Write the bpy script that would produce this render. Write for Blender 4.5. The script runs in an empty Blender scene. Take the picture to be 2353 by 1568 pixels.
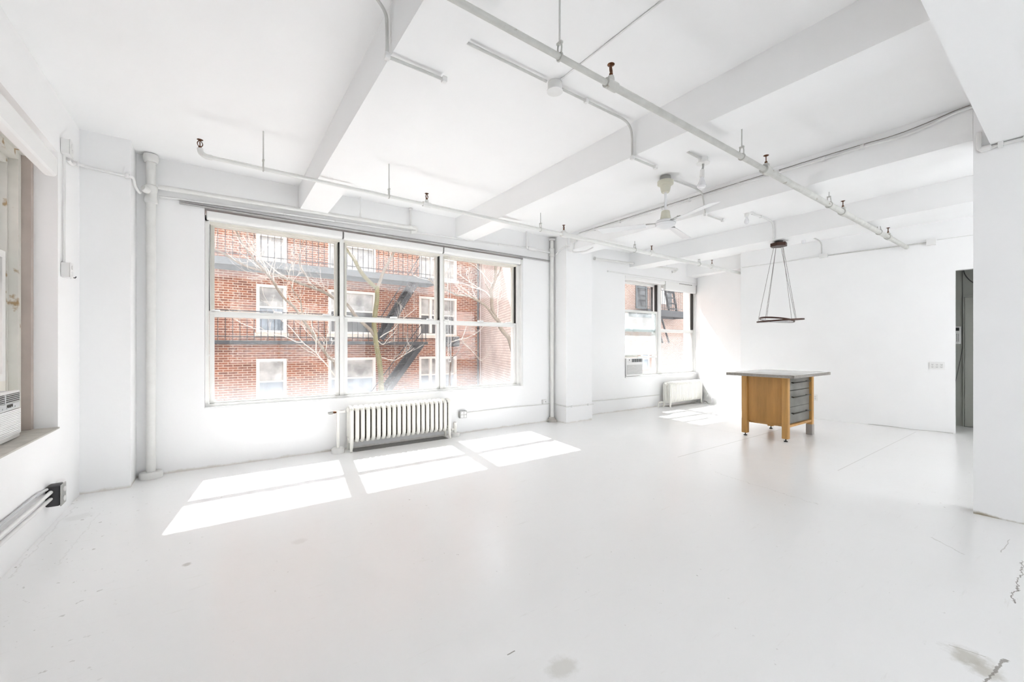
import bpy, bmesh, math, random
from mathutils import Vector, Matrix
random.seed(7)
PI = math.pi
S = bpy.context.scene
COL = S.collection
# ------------------------------------------------------------------ survey helpers (measured view -> real planes)
F_PX, HZ, CX, EYE = 944.83, 797.0, 1176.5, 1.3
TH = math.radians(54.4775)
FW = Vector((math.cos(TH), math.sin(TH))); RT = Vector((math.sin(TH), -math.cos(TH)))
def ray(u, v):
    a = (u - CX) / F_PX
    d = FW + a * RT
    return Vector((d.x, d.y, (HZ - v) / F_PX))
def onx(u, v, x): r = ray(u, v); return Vector((0, 0, EYE)) + r * (x / r.x)
def ony(u, v, y): r = ray(u, v); return Vector((0, 0, EYE)) + r * (y / r.y)
def onz(u, v, z): r = ray(u, v); return Vector((0, 0, EYE)) + r * ((z - EYE) / r.z)
def online(u, v, A, B):
    r = ray(u, v); n = Vector((B[1] - A[1], A[0] - B[0]))
    t = (n.x * A[0] + n.y * A[1]) / (n.x * r.x + n.y * r.y)
    return Vector((0, 0, EYE)) + r * t
# ------------------------------------------------------------------ materials
def nt(m): return m.node_tree.nodes, m.node_tree.links
def pm(name, col, rough=.5, metal=0, var=0.0, vscale=6, bump=0.0, bscale=60, spec=.5, dark=None, dthr=.62, dscale=5, coat=0, stretch=None):
    m = bpy.data.materials.new(name); m.use_nodes = True
    N, L = nt(m); b = N['Principled BSDF']
    b.inputs['Roughness'].default_value = rough; b.inputs['Metallic'].default_value = metal
    b.inputs['Specular IOR Level'].default_value = spec
    b.inputs['Base Color'].default_value = (*col, 1)
    b.inputs['Coat Weight'].default_value = coat
    tc = N.new('ShaderNodeTexCoord')
    out = None
    if var > 0:
        no = N.new('ShaderNodeTexNoise'); no.inputs['Scale'].default_value = vscale; no.inputs['Detail'].default_value = 6
        if stretch:
            mp = N.new('ShaderNodeMapping'); mp.inputs['Scale'].default_value = stretch; L.new(tc.outputs['Object'], mp.inputs['Vector']); L.new(mp.outputs[0], no.inputs['Vector'])
        else: L.new(tc.outputs['Object'], no.inputs['Vector'])
        r = N.new('ShaderNodeValToRGB')
        r.color_ramp.elements[0].position = .3; r.color_ramp.elements[1].position = .7
        r.color_ramp.elements[0].color = (*[c * (1 - var) for c in col], 1)
        r.color_ramp.elements[1].color = (*[min(1, c * (1 + var * .5)) for c in col], 1)
        L.new(no.outputs['Fac'], r.inputs['Fac']); out = r.outputs['Color']
    if dark is not None:
        no = N.new('ShaderNodeTexNoise'); no.inputs['Scale'].default_value = dscale; no.inputs['Detail'].default_value = 8
        L.new(tc.outputs['Object'], no.inputs['Vector'])
        mr = N.new('ShaderNodeMapRange'); mr.inputs['From Min'].default_value = dthr; mr.inputs['From Max'].default_value = dthr + .06
        L.new(no.outputs['Fac'], mr.inputs['Value'])
        mx = N.new('ShaderNodeMix'); mx.data_type = 'RGBA'
        L.new(mr.outputs['Result'], mx.inputs['Factor'])
        if out: L.new(out, mx.inputs['A'])
        else: mx.inputs['A'].default_value = (*col, 1)
        mx.inputs['B'].default_value = (*dark, 1); out = mx.outputs['Result']
    if out: L.new(out, b.inputs['Base Color'])
    if bump > 0:
        no = N.new('ShaderNodeTexNoise'); no.inputs['Scale'].default_value = bscale; no.inputs['Detail'].default_value = 4
        L.new(tc.outputs['Object'], no.inputs['Vector'])
        bp = N.new('ShaderNodeBump'); bp.inputs['Strength'].default_value = bump; bp.inputs['Distance'].default_value = .004
        L.new(no.outputs['Fac'], bp.inputs['Height']); L.new(bp.outputs['Normal'], b.inputs['Normal'])
    return m
M = {}
M['wall'] = pm('wall_paint', (.885, .887, .888), .55, var=.012, vscale=3, bump=.12, bscale=25)
M['ceil'] = pm('ceiling_paint', (.895, .897, .898), .6, var=.012, vscale=2.5, bump=.1, bscale=18)
M['pipe'] = pm('pipe_paint', (.74, .74, .72), .4, var=.04, vscale=14, bump=.25, bscale=90)
M['pipe_old'] = pm('chipped_pipe_paint', (.56, .56, .53), .42, var=.12, vscale=10, bump=.4, bscale=80, dark=(.30, .27, .22), dthr=.66, dscale=14)
M['conduit'] = pm('conduit_paint', (.78, .78, .77), .4, var=.03, vscale=12)
M['brass'] = pm('aged_bronze', (.13, .055, .025), .38, .8, var=.3, vscale=60)
M['rad'] = pm('radiator_enamel', (.80, .79, .745), .35, var=.03, vscale=9, bump=.2, bscale=60)
M['grime'] = pm('grimy_cable', (.20, .18, .15), .6, var=.4, vscale=9)
M['rust_shade'] = pm('rusty_gap_shade', (.035, .024, .017), .85, var=.3, vscale=20)
M['cgrey_shade'] = pm('grey_and_shaded_paint', (.60, .60, .58), .42, var=.08, vscale=14)  # backlit shade of the conduits put into the colour; hanger rods are grey themselves
M['steel'] = pm('dull_steel', (.42, .42, .40), .35, .8, var=.1, vscale=20)
M['dark'] = pm('dark_gap', (.025, .023, .02), .6)
M['blackm'] = pm('black_metal', (.02, .02, .02), .35, .6)
M['sash'] = pm('sash_paint', (.80, .80, .78), .35, var=.02, vscale=8)
M['cream'] = pm('cream_sash', (.78, .76, .69), .4, var=.05, vscale=9)
M['track'] = pm('aluminium_track', (.55, .55, .54), .35, .5, var=.08, vscale=30)
M['peel'] = pm('peeling_frame_paint', (.66, .65, .60), .5, var=.08, vscale=7, dark=(.36, .25, .13), dthr=.63, dscale=9)
M['bluff'] = pm('weathered_jamb', (.46, .40, .36), .55, var=.12, vscale=5)
M['sillstone'] = pm('worn_stone_sill', (.50, .48, .44), .6, var=.2, vscale=9, bump=.4, bscale=30)
M['blind'] = pm('blind_fabric', (.82, .82, .81), .5)
M['plastic'] = pm('white_plastic', (.80, .80, .79), .3)
M['grille'] = pm('grille_shadow', (.10, .10, .10), .6)
M['greypl'] = pm('grey_plastic', (.55, .56, .57), .4)
M['oak'] = pm('oak_plywood', (.46, .232, .058), .4, var=.22, vscale=2.2, stretch=(7, 7, 1))
M['oakleg'] = pm('oak_leg', (.54, .295, .088), .4, var=.18, vscale=3, stretch=(9, 9, 1))
M['conc'] = pm('grey_worktop', (.62, .61, .59), .16, var=.10, vscale=5, spec=.6)
M['drawer'] = pm('grey_wash_drawer', (.21, .207, .19), .45, var=.25, vscale=5)
M['edge'] = pm('worktop_edge', (.30, .28, .255), .5, var=.2, vscale=40)
M['tape'] = pm('grey_tape', (.34, .32, .30), .5)
M['pull'] = pm('dark_pull', (.06, .055, .045), .35, .8)
M['bronze'] = pm('pendant_bronze', (.055, .025, .016), .4, .5)
M['wirem'] = pm('steel_cable', (.22, .21, .20), .4, .6)
M['led'] = pm('led_diffuser', (.62, .63, .64), .4)
M['fanivory'] = pm('ivory_plastic', (.60, .59, .49), .35)
M['fanwhite'] = pm('fan_enamel', (.76, .77, .78), .3)
M['bulb'] = pm('frosted_bulb', (.78, .78, .80), .12, spec=.7)
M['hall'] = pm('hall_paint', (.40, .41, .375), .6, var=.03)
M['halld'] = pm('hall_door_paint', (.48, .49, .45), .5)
M['bark'] = pm('pale_bark', (.21, .17, .13), .8, var=.25, vscale=20, bump=.5, bscale=40)
M['barkg'] = pm('mossy_bark', (.17, .15, .065), .85, var=.35, vscale=8, bump=.5, bscale=40, dark=(.26, .23, .17), dthr=.6, dscale=30)
M['barkd'] = pm('dark_bark', (.12, .085, .065), .85, var=.25, vscale=20)
M['twig'] = pm('pale_twig', (.52, .46, .40), .7, var=.1, vscale=10)
M['iron'] = pm('grey_iron', (.045, .045, .048), .55, .3, var=.2, vscale=6)
M['irong'] = pm('grey_painted_iron', (.15, .16, .165), .6, var=.15, vscale=4)
M['lint'] = pm('pale_limestone', (.74, .66, .57), .7, var=.05)
M['extfr'] = pm('exterior_frame', (.86, .80, .73), .5)
M['ground'] = pm('courtyard_concrete', (.42, .41, .39), .8, var=.15, vscale=1.5)
M['siding'] = pm('pink_siding', (.52, .44, .41), .6, var=.08, vscale=3)

def pane_reflective(name, col):
    m = bpy.data.materials.new(name); m.use_nodes = True; N, L = nt(m); b = N['Principled BSDF']
    tc = N.new('ShaderNodeTexCoord'); no = N.new('ShaderNodeTexNoise'); no.inputs['Scale'].default_value = 2.3; no.inputs['Detail'].default_value = 9
    L.new(tc.outputs['Object'], no.inputs['Vector'])
    r = N.new('ShaderNodeValToRGB'); e = r.color_ramp.elements
    e[0].position = .35; e[0].color = (*[c * .45 for c in col], 1); e[1].position = .65; e[1].color = (*col, 1)
    L.new(no.outputs['Fac'], r.inputs['Fac']); L.new(r.outputs['Color'], b.inputs['Base Color'])
    b.inputs['Roughness'].default_value = .08
    return m
M['extpane'] = pane_reflective('curtained_pane', (.66, .64, .61))
M['extpaneb'] = pane_reflective('blue_shaded_pane', (.42, .48, .54))
M['extpaned'] = pane_reflective('dark_pane', (.16, .16, .16))

def brick(name, c1, c2, mortar, row, wid, msize, stain=None, zst=()):
    m = bpy.data.materials.new(name); m.use_nodes = True; N, L = nt(m); b = N['Principled BSDF']
    tc = N.new('ShaderNodeTexCoord'); sx = N.new('ShaderNodeSeparateXYZ'); cb = N.new('ShaderNodeCombineXYZ')
    ad = N.new('ShaderNodeMath'); ad.operation = 'ADD'
    L.new(tc.outputs['Object'], sx.inputs[0]); L.new(sx.outputs['X'], ad.inputs[0]); L.new(sx.outputs['Y'], ad.inputs[1])
    L.new(ad.outputs[0], cb.inputs['X']); L.new(sx.outputs['Z'], cb.inputs['Y'])
    br = N.new('ShaderNodeTexBrick'); br.inputs['Scale'].default_value = 1
    br.inputs['Brick Width'].default_value = wid; br.inputs['Row Height'].default_value = row; br.inputs['Mortar Size'].default_value = msize
    br.inputs['Mortar Smooth'].default_value = .2; br.inputs['Bias'].default_value = -.2
    br.inputs['Color1'].default_value = (*c1, 1); br.inputs['Color2'].default_value = (*c2, 1); br.inputs['Mortar'].default_value = (*mortar, 1)
    L.new(cb.outputs[0], br.inputs['Vector'])
    no = N.new('ShaderNodeTexNoise'); no.inputs['Scale'].default_value = .8; no.inputs['Detail'].default_value = 6
    L.new(tc.outputs['Object'], no.inputs['Vector'])
    r = N.new('ShaderNodeValToRGB'); e = r.color_ramp.elements
    e[0].position = .32; e[0].color = (.72, .68, .66, 1); e[1].position = .66; e[1].color = (1.1, 1.08, 1.05, 1)
    L.new(no.outputs['Fac'], r.inputs['Fac'])
    mx = N.new('ShaderNodeMix'); mx.data_type = 'RGBA'; mx.blend_type = 'MULTIPLY'; mx.inputs['Factor'].default_value = .8
    L.new(br.outputs['Color'], mx.inputs['A']); L.new(r.outputs['Color'], mx.inputs['B'])
    out = mx.outputs['Result']
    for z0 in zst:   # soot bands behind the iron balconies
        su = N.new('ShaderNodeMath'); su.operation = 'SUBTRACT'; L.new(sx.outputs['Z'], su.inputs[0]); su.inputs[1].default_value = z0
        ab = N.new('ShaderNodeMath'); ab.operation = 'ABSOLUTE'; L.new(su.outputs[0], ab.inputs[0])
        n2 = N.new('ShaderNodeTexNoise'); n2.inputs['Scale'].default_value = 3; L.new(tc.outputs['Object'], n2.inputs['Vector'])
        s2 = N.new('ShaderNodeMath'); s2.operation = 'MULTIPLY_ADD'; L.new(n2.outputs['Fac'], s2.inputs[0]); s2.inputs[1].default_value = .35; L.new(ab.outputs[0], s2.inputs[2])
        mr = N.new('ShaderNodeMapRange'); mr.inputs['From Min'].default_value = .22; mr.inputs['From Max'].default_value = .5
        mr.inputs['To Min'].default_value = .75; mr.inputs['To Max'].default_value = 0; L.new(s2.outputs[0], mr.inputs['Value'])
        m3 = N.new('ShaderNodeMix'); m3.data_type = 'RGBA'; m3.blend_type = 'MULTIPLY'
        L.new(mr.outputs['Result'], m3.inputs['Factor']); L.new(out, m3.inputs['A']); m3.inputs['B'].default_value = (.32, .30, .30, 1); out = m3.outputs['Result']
    L.new(out, b.inputs['Base Color']); b.inputs['Roughness'].default_value = .85
    bp = N.new('ShaderNodeBump'); bp.inputs['Strength'].default_value = .5; bp.inputs['Distance'].default_value = .01; bp.invert = True
    L.new(br.outputs['Fac'], bp.inputs['Height']); L.new(bp.outputs['Normal'], b.inputs['Normal'])
    return m
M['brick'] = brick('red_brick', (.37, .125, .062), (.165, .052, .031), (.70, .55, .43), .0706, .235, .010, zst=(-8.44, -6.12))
M['brickp'] = brick('pale_brick', (.34, .215, .165), (.26, .155, .12), (.60, .50, .45), .0706, .24, .010)
M['brickw'] = brick('washed_brick', (.82, .72, .67), (.74, .62, .57), (.50, .38, .34), .078, .40, .008)

def glass(name, film, zlo=None, zhi=None, base=.015, nscale=3.0, tint=(1, 1, 1)):
    """thin window glass: clear and mirror-like, with a milky film graded from zlo to zhi (metres up from the pane's own origin)"""
    m = bpy.data.materials.new(name); m.use_nodes = True; N, L = nt(m)
    for n in list(N):
        if n.type == 'BSDF_PRINCIPLED': N.remove(n)
    out = [n for n in N if n.type == 'OUTPUT_MATERIAL'][0]
    tr = N.new('ShaderNodeBsdfTransparent'); tr.inputs[0].default_value = (*tint, 1)
    gl = N.new('ShaderNodeBsdfGlossy'); gl.inputs['Roughness'].default_value = 0.0
    lw = N.new('ShaderNodeLayerWeight'); lw.inputs['Blend'].default_value = .5
    pw = N.new('ShaderNodeMath'); pw.operation = 'POWER'; L.new(lw.outputs['Facing'], pw.inputs[0]); pw.inputs[1].default_value = 4.5
    sc_ = N.new('ShaderNodeMath'); sc_.operation = 'MULTIPLY_ADD'; L.new(pw.outputs[0], sc_.inputs[0]); sc_.inputs[1].default_value = .6; sc_.inputs[2].default_value = .025
    m1 = N.new('ShaderNodeMixShader'); L.new(sc_.outputs[0], m1.inputs[0]); L.new(tr.outputs[0], m1.inputs[1]); L.new(gl.outputs[0], m1.inputs[2])
    df = N.new('ShaderNodeBsdfDiffuse'); df.inputs[0].default_value = (.80, .82, .84, 1)
    tl = N.new('ShaderNodeBsdfTranslucent'); tl.inputs[0].default_value = (.74, .77, .80, 1)
    m2 = N.new('ShaderNodeMixShader'); m2.inputs[0].default_value = .5; L.new(df.outputs[0], m2.inputs[1]); L.new(tl.outputs[0], m2.inputs[2])
    tc = N.new('ShaderNodeTexCoord'); no = N.new('ShaderNodeTexNoise'); no.inputs['Scale'].default_value = nscale; no.inputs['Detail'].default_value = 5; no.inputs['Roughness'].default_value = .6
    L.new(tc.outputs['Object'], no.inputs['Vector'])
    if zlo is not None:
        sx = N.new('ShaderNodeSeparateXYZ'); L.new(tc.outputs['Object'], sx.inputs[0])
        s2 = N.new('ShaderNodeMath'); s2.operation = 'MULTIPLY_ADD'; L.new(no.outputs['Fac'], s2.inputs[0]); s2.inputs[1].default_value = -.28; L.new(sx.outputs['Z'], s2.inputs[2])
        mr = N.new('ShaderNodeMapRange'); mr.interpolation_type = 'SMOOTHSTEP'
        mr.inputs['From Min'].default_value = zlo - .14; mr.inputs['From Max'].default_value = zhi - .14
        mr.inputs['To Min'].default_value = film; mr.inputs['To Max'].default_value = base
        L.new(s2.outputs[0], mr.inputs['Value'])
    else:
        mr = N.new('ShaderNodeMapRange'); mr.inputs['From Min'].default_value = .36; mr.inputs['From Max'].default_value = .62
        mr.inputs['To Min'].default_value = film * .45; mr.inputs['To Max'].default_value = film
        L.new(no.outputs['Fac'], mr.inputs['Value'])
    m3 = N.new('ShaderNodeMixShader'); L.new(mr.outputs['Result'], m3.inputs[0]); L.new(m1.outputs[0], m3.inputs[1]); L.new(m2.outputs[0], m3.inputs[2])
    L.new(m3.outputs[0], out.inputs['Surface'])
    return m
M['glass'] = glass('clear_glass', .03, nscale=1.5)
M['glasslow'] = glass('hazy_low_glass', .15, 0.0, .36)
M['glassup'] = glass('pale_upper_glass', .012, .36, .42, base=.085, nscale=2)  # whiter above a level line partway up the pane
M['glassmilk'] = glass('milky_glass', .30, nscale=4.5, tint=(.93, .98, .98))
M['glassfog'] = glass('fogged_glass', .17, 0.1, .95, base=.05, nscale=5)

def floor_mat():
    m = pm('painted_floor', (.84, .838, .83), .30, spec=.5)
    N, L = nt(m); b = N['Principled BSDF']; tc = [n for n in N if n.type == 'TEX_COORD'][0]; P = tc.outputs['Object']
    def noise(sc, det=6, rough=.55, vec=P):
        n = N.new('ShaderNodeTexNoise'); n.inputs['Scale'].default_value = sc; n.inputs['Detail'].default_value = det; n.inputs['Roughness'].default_value = rough; L.new(vec, n.inputs['Vector']); return n.outputs['Fac']
    def mrange(v, a, bb, c=0, d=1, smooth=True):
        r = N.new('ShaderNodeMapRange'); r.interpolation_type = 'SMOOTHSTEP' if smooth else 'LINEAR'
        r.inputs['From Min'].default_value = a; r.inputs['From Max'].default_value = bb; r.inputs['To Min'].default_value = c; r.inputs['To Max'].default_value = d
        L.new(v, r.inputs['Value']); return r.outputs['Result']
    def mth(op, a, bb=None, c=None):
        n = N.new('ShaderNodeMath'); n.operation = op
        for i, x in enumerate((a, bb, c)):
            if x is None: continue
            if isinstance(x, (int, float)): n.inputs[i].default_value = x
            else: L.new(x, n.inputs[i])
        return n.outputs[0]
    def mix(fac, a, colb):
        n = N.new('ShaderNodeMix'); n.data_type = 'RGBA'; L.new(fac, n.inputs['Factor'])
        if isinstance(a, tuple): n.inputs['A'].default_value = (*a, 1)
        else: L.new(a, n.inputs['A'])
        n.inputs['B'].default_value = (*colb, 1); return n.outputs['Result']
    sx = N.new('ShaderNodeSeparateXYZ'); L.new(P, sx.inputs[0]); X, Y = sx.outputs['X'], sx.outputs['Y']
    c = mix(mrange(noise(.5, 2), .3, .75, 0, 1), (.905, .904, .902), (.88, .878, .873))
    mp = N.new('ShaderNodeMapping'); mp.inputs['Scale'].default_value = (1.2, 9, 1); L.new(P, mp.inputs['Vector'])
    c = mix(mrange(noise(3, 8, .7, mp.outputs[0]), .60, .74, 0, .35), c, (.66, .64, .60))        # brushed grain of the paint
    c = mix(mth('MULTIPLY', mrange(noise(30, 3), .70, .73, 0, .6), mrange(noise(1.1, 3), .45, .65)), c, (.30, .285, .26))   # specks
    def blob(px, py, rad, strength, col, c):
        dx = mth('SUBTRACT', X, px); dy = mth('SUBTRACT', Y, py)
        d = mth('SQRT', mth('ADD', mth('MULTIPLY', dx, dx), mth('MULTIPLY', dy, dy)))
        d = mth('ADD', d, mth('MULTIPLY', mth('SUBTRACT', noise(7, 7, .7), .5), rad * 2.2))
        return mix(mrange(d, rad * .35, rad, strength, 0), c, col)
    for (u, v, rad, st, col) in ((2222, 1512, .085, .75, (.52, .50, .44)), (2262, 1540, .075, .7, (.52, .50, .44)), (1297, 1535, .075, .5, (.60, .585, .53)), (690, 1245, .05, .25, (.6, .58, .54)), (430, 1297, .028, .6, (.45, .43, .40)), (175, 1190, .10, .25, (.6, .59, .57))):
        p = onz(u, v, 0); c = blob(p.x, p.y, rad, st, col, c)
    def seam(a, bb, w, st, col, c, wob=0.0):
        ax, ay = a; bx, by = bb; l = math.hypot(bx - ax, by - ay); ex, ey = (bx - ax) / l, (by - ay) / l
        dx = mth('SUBTRACT', X, ax); dy = mth('SUBTRACT', Y, ay)
        s = mth('ADD', mth('MULTIPLY', dx, ex), mth('MULTIPLY', dy, ey)); n = mth('ADD', mth('MULTIPLY', dx, -ey), mth('MULTIPLY', dy, ex))
        if wob: n = mth('ADD', n, mth('MULTIPLY', mth('SUBTRACT', noise(9, 6, .7), .5), wob))
        inn = mth('MULTIPLY', mth('GREATER_THAN', s, 0), mth('LESS_THAN', s, l))
        return mix(mth('MULTIPLY', mrange(mth('ABSOLUTE', n), w * .5, w, st, 0), inn), c, col)
    fl = lambda u, v: tuple(onz(u, v, 0)[:2])
    for a, bb, w, st, col, wob in (((1557, 1051), (1795, 987), .007, .5, (.40, .38, .34), 0), ((1925, 1082), (2105, 993), .006, .4, (.45, .43, .40), 0), ((1620, 1033), (1900, 1090), .012, .5, (.93, .93, .92), 0),
                             ((1590, 978), (1830, 1020), .007, .3, (.5, .48, .45), 0), ((2353, 1290), (2325, 1385), .0035, .9, (.22, .20, .18), .10), ((2262, 1568), (2310, 1515), .006, .8, (.26, .24, .21), .06), ((2180, 1482), (2265, 1510), .004, .5, (.40, .38, .33), .03), ((2320, 1240), (2300, 1270), .003, .6, (.4, .38, .35), .05), ((130, 1300), (230, 1180), .004, .2, (.45, .43, .40), .12), ((20, 1330), (170, 1165), .005, .2, (.45, .43, .39), .10), ((1166, 1506), (1183, 1496), .004, .8, (.25, .24, .22), .01),
                             ((2140, 1235), (2215, 1275), .006, .4, (.5, .48, .44), .05), ((1640, 1085), (1880, 1160), .004, .35, (.5, .48, .45), .15)):
        c = seam(fl(*a), fl(*bb), w, st, col, c, wob)
    def shade_patch(x0, x1, y0, y1, st, col, c):      # shade under a radiator, painted into the floor colour
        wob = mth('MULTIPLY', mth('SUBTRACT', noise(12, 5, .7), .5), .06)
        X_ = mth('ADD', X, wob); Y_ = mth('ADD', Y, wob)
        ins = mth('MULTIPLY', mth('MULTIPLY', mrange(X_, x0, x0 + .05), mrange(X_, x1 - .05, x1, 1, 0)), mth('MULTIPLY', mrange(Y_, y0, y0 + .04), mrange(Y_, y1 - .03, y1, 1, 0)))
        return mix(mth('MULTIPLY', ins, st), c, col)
    c = shade_patch(1.33, 2.68, 5.235, 5.47, .95, (.09, .075, .06), c); c = shade_patch(7.86, 9.0, 5.20, 5.40, .75, (.22, .19, .16), c)
    c = mix(mth('MULTIPLY', mrange(noise(22, 4), .66, .70, 0, .7), mrange(mth('ADD', X, mth('MULTIPLY', noise(3), .5)), -.75, .15, 1, 0)), c, (.36, .34, .31))   # grit along the side wall
    L.new(c, b.inputs['Base Color'])
    b.inputs['Roughness'].default_value = .22
    bp = N.new('ShaderNodeBump'); bp.inputs['Strength'].default_value = .10; bp.inputs['Distance'].default_value = .01
    L.new(noise(5, 5), bp.inputs['Height']); L.new(bp.outputs['Normal'], b.inputs['Normal'])
    return m
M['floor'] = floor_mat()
def grimy(name, z1, col=(.885, .887, .888), dirt=(.58, .54, .47), amount=.6):
    """wall paint scuffed and dirty in ragged patches along its foot"""
    m = pm(name, col, .55, bump=.15, bscale=25); N, L = nt(m); b = N['Principled BSDF']
    tc = [n for n in N if n.type == 'TEX_COORD'][0]
    g = N.new('ShaderNodeNewGeometry'); sx = N.new('ShaderNodeSeparateXYZ'); L.new(g.outputs['Position'], sx.inputs[0])
    no = N.new('ShaderNodeTexNoise'); no.inputs['Scale'].default_value = 5; no.inputs['Detail'].default_value = 8; no.inputs['Roughness'].default_value = .7; L.new(tc.outputs['Object'], no.inputs['Vector'])
    ma = N.new('ShaderNodeMath'); ma.operation = 'MULTIPLY_ADD'; L.new(no.outputs['Fac'], ma.inputs[0]); ma.inputs[1].default_value = -z1 * 2.2; L.new(sx.outputs['Z'], ma.inputs[2])
    mr = N.new('ShaderNodeMapRange'); mr.inputs['From Min'].default_value = -z1 * 1.0; mr.inputs['From Max'].default_value = -z1 * .35; mr.inputs['To Min'].default_value = amount; mr.inputs['To Max'].default_value = 0
    L.new(ma.outputs[0], mr.inputs['Value'])
    mx = N.new('ShaderNodeMix'); mx.data_type = 'RGBA'; L.new(mr.outputs['Result'], mx.inputs['Factor']); mx.inputs['A'].default_value = (*col, 1); mx.inputs['B'].default_value = (*dirt, 1)
    L.new(mx.outputs['Result'], b.inputs['Base Color']); return m
M['wallg'] = grimy('scuffed_wall_paint', .035)
M['walln'] = grimy('dirty_foot_wall_paint', .032, dirt=(.33, .29, .21), amount=.95)

# ------------------------------------------------------------------ mesh builder
def wloc(o):
    p = Vector((0, 0, 0))
    while o is not None: p = p + o.location; o = o.parent
    return p
def smooth_pts(P, n=6):
    P = [Vector(p) for p in P]
    if len(P) < 3: return P
    out = []
    for i in range(len(P) - 1):
        p0 = P[max(0, i - 1)]; p1 = P[i]; p2 = P[i + 1]; p3 = P[min(len(P) - 1, i + 2)]
        for k in range(n):
            t = k / n
            out.append(.5 * ((2 * p1) + (p2 - p0) * t + (2 * p0 - 5 * p1 + 4 * p2 - p3) * t * t + (3 * p1 - p0 - 3 * p2 + p3) * t ** 3))
    out.append(P[-1]); return out
class MB:
    def __init__(s): s.v = []; s.f = []
    def add(s, vs, fs):
        b = len(s.v); s.v += [Vector(v) for v in vs]; s.f += [tuple(b + i for i in f) for f in fs]; return s
    def obox(s, c, ex, ey, ez, hx, hy, hz, bev=0):
        c, ex, ey, ez = Vector(c), Vector(ex), Vector(ey), Vector(ez)
        if bev:
            bm = bmesh.new(); bmesh.ops.create_cube(bm, size=1)
            for v in bm.verts: v.co = Vector((v.co.x * 2 * hx, v.co.y * 2 * hy, v.co.z * 2 * hz))
            bmesh.ops.bevel(bm, geom=bm.edges[:], offset=bev, segments=2, affect='EDGES', profile=.5)
            bm.verts.index_update()
            s.add([c + ex * v.co.x + ey * v.co.y + ez * v.co.z for v in bm.verts], [[v.index for v in f.verts] for f in bm.faces]); bm.free(); return s
        vs = [c + ex * (a * hx) + ey * (b * hy) + ez * (d * hz) for a in (-1, 1) for b in (-1, 1) for d in (-1, 1)]
        return s.add(vs, [(0, 1, 3, 2), (4, 6, 7, 5), (0, 4, 5, 1), (2, 3, 7, 6), (0, 2, 6, 4), (1, 5, 7, 3)])
    def box(s, x0, x1, y0, y1, z0, z1, bev=0):
        return s.obox(((x0 + x1) / 2, (y0 + y1) / 2, (z0 + z1) / 2), (1, 0, 0), (0, 1, 0), (0, 0, 1), abs(x1 - x0) / 2, abs(y1 - y0) / 2, abs(z1 - z0) / 2, bev)
    def prism(s, pl, z0, z1):
        n = len(pl); a = sum(pl[i][0] * pl[(i + 1) % n][1] - pl[(i + 1) % n][0] * pl[i][1] for i in range(n))
        if a < 0: pl = pl[::-1]
        vs = [(p[0], p[1], z0) for p in pl] + [(p[0], p[1], z1) for p in pl]
        return s.add(vs, [tuple(range(n))[::-1], tuple(range(n, 2 * n))] + [(i, (i + 1) % n, n + (i + 1) % n, n + i) for i in range(n)])
    def extr(s, prof, o, ea, eb, el, l):
        """profile (a,b) in plane ea,eb at o, extruded l along el"""
        o, ea, eb, el = Vector(o), Vector(ea), Vector(eb), Vector(el); n = len(prof)
        vs = [o + ea * a + eb * b for a, b in prof] + [o + ea * a + eb * b + el * l for a, b in prof]
        return s.add(vs, [tuple(range(n))[::-1], tuple(range(n, 2 * n))] + [(i, (i + 1) % n, n + (i + 1) % n, n + i) for i in range(n)])
    def tube(s, P, r, n=10, closed=False, caps=True):
        P = [Vector(p) for p in P]; R = list(r) if isinstance(r, (list, tuple)) else [r] * len(P)
        m = len(P); T = []
        for i in range(m):
            a = P[(i - 1) % m] if (closed or i > 0) else P[i]; b = P[(i + 1) % m] if (closed or i < m - 1) else P[i]
            t = b - a; T.append(t.normalized() if t.length > 1e-9 else Vector((0, 0, 1)))
        up = Vector((0, 0, 1)) if abs(T[0].z) < .9 else Vector((1, 0, 0))
        N = (up - T[0] * up.dot(T[0])).normalized(); vs = []
        for i in range(m):
            N = (N - T[i] * N.dot(T[i])); N = N.normalized() if N.length > 1e-6 else T[i].orthogonal().normalized()
            B = T[i].cross(N)
            for k in range(n):
                a = 2 * PI * k / n; vs.append(P[i] + (N * math.cos(a) + B * math.sin(a)) * R[i])
        fs = []
        for i in range(m if closed else m - 1):
            j = (i + 1) % m
            for k in range(n): fs.append((i * n + k, i * n + (k + 1) % n, j * n + (k + 1) % n, j * n + k))
        if caps and not closed: fs += [tuple(range(n))[::-1], tuple(range((m - 1) * n, m * n))]
        return s.add(vs, fs)
    def lathe(s, prof, c, axis=(0, 0, 1), n=20):
        """profile of (radius, height) along axis from c"""
        c, w = Vector(c), Vector(axis).normalized(); u = w.orthogonal().normalized(); v = w.cross(u); vs = []; fs = []
        for r, h in prof:
            for k in range(n):
                a = 2 * PI * k / n; vs.append(c + w * h + (u * math.cos(a) + v * math.sin(a)) * max(r, 1e-4))
        for i in range(len(prof) - 1):
            for k in range(n): fs.append((i * n + k, i * n + (k + 1) % n, (i + 1) * n + (k + 1) % n, (i + 1) * n + k))
        fs += [tuple(range(n))[::-1], tuple(range((len(prof) - 1) * n, len(prof) * n))]
        return s.add(vs, fs)
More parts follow.
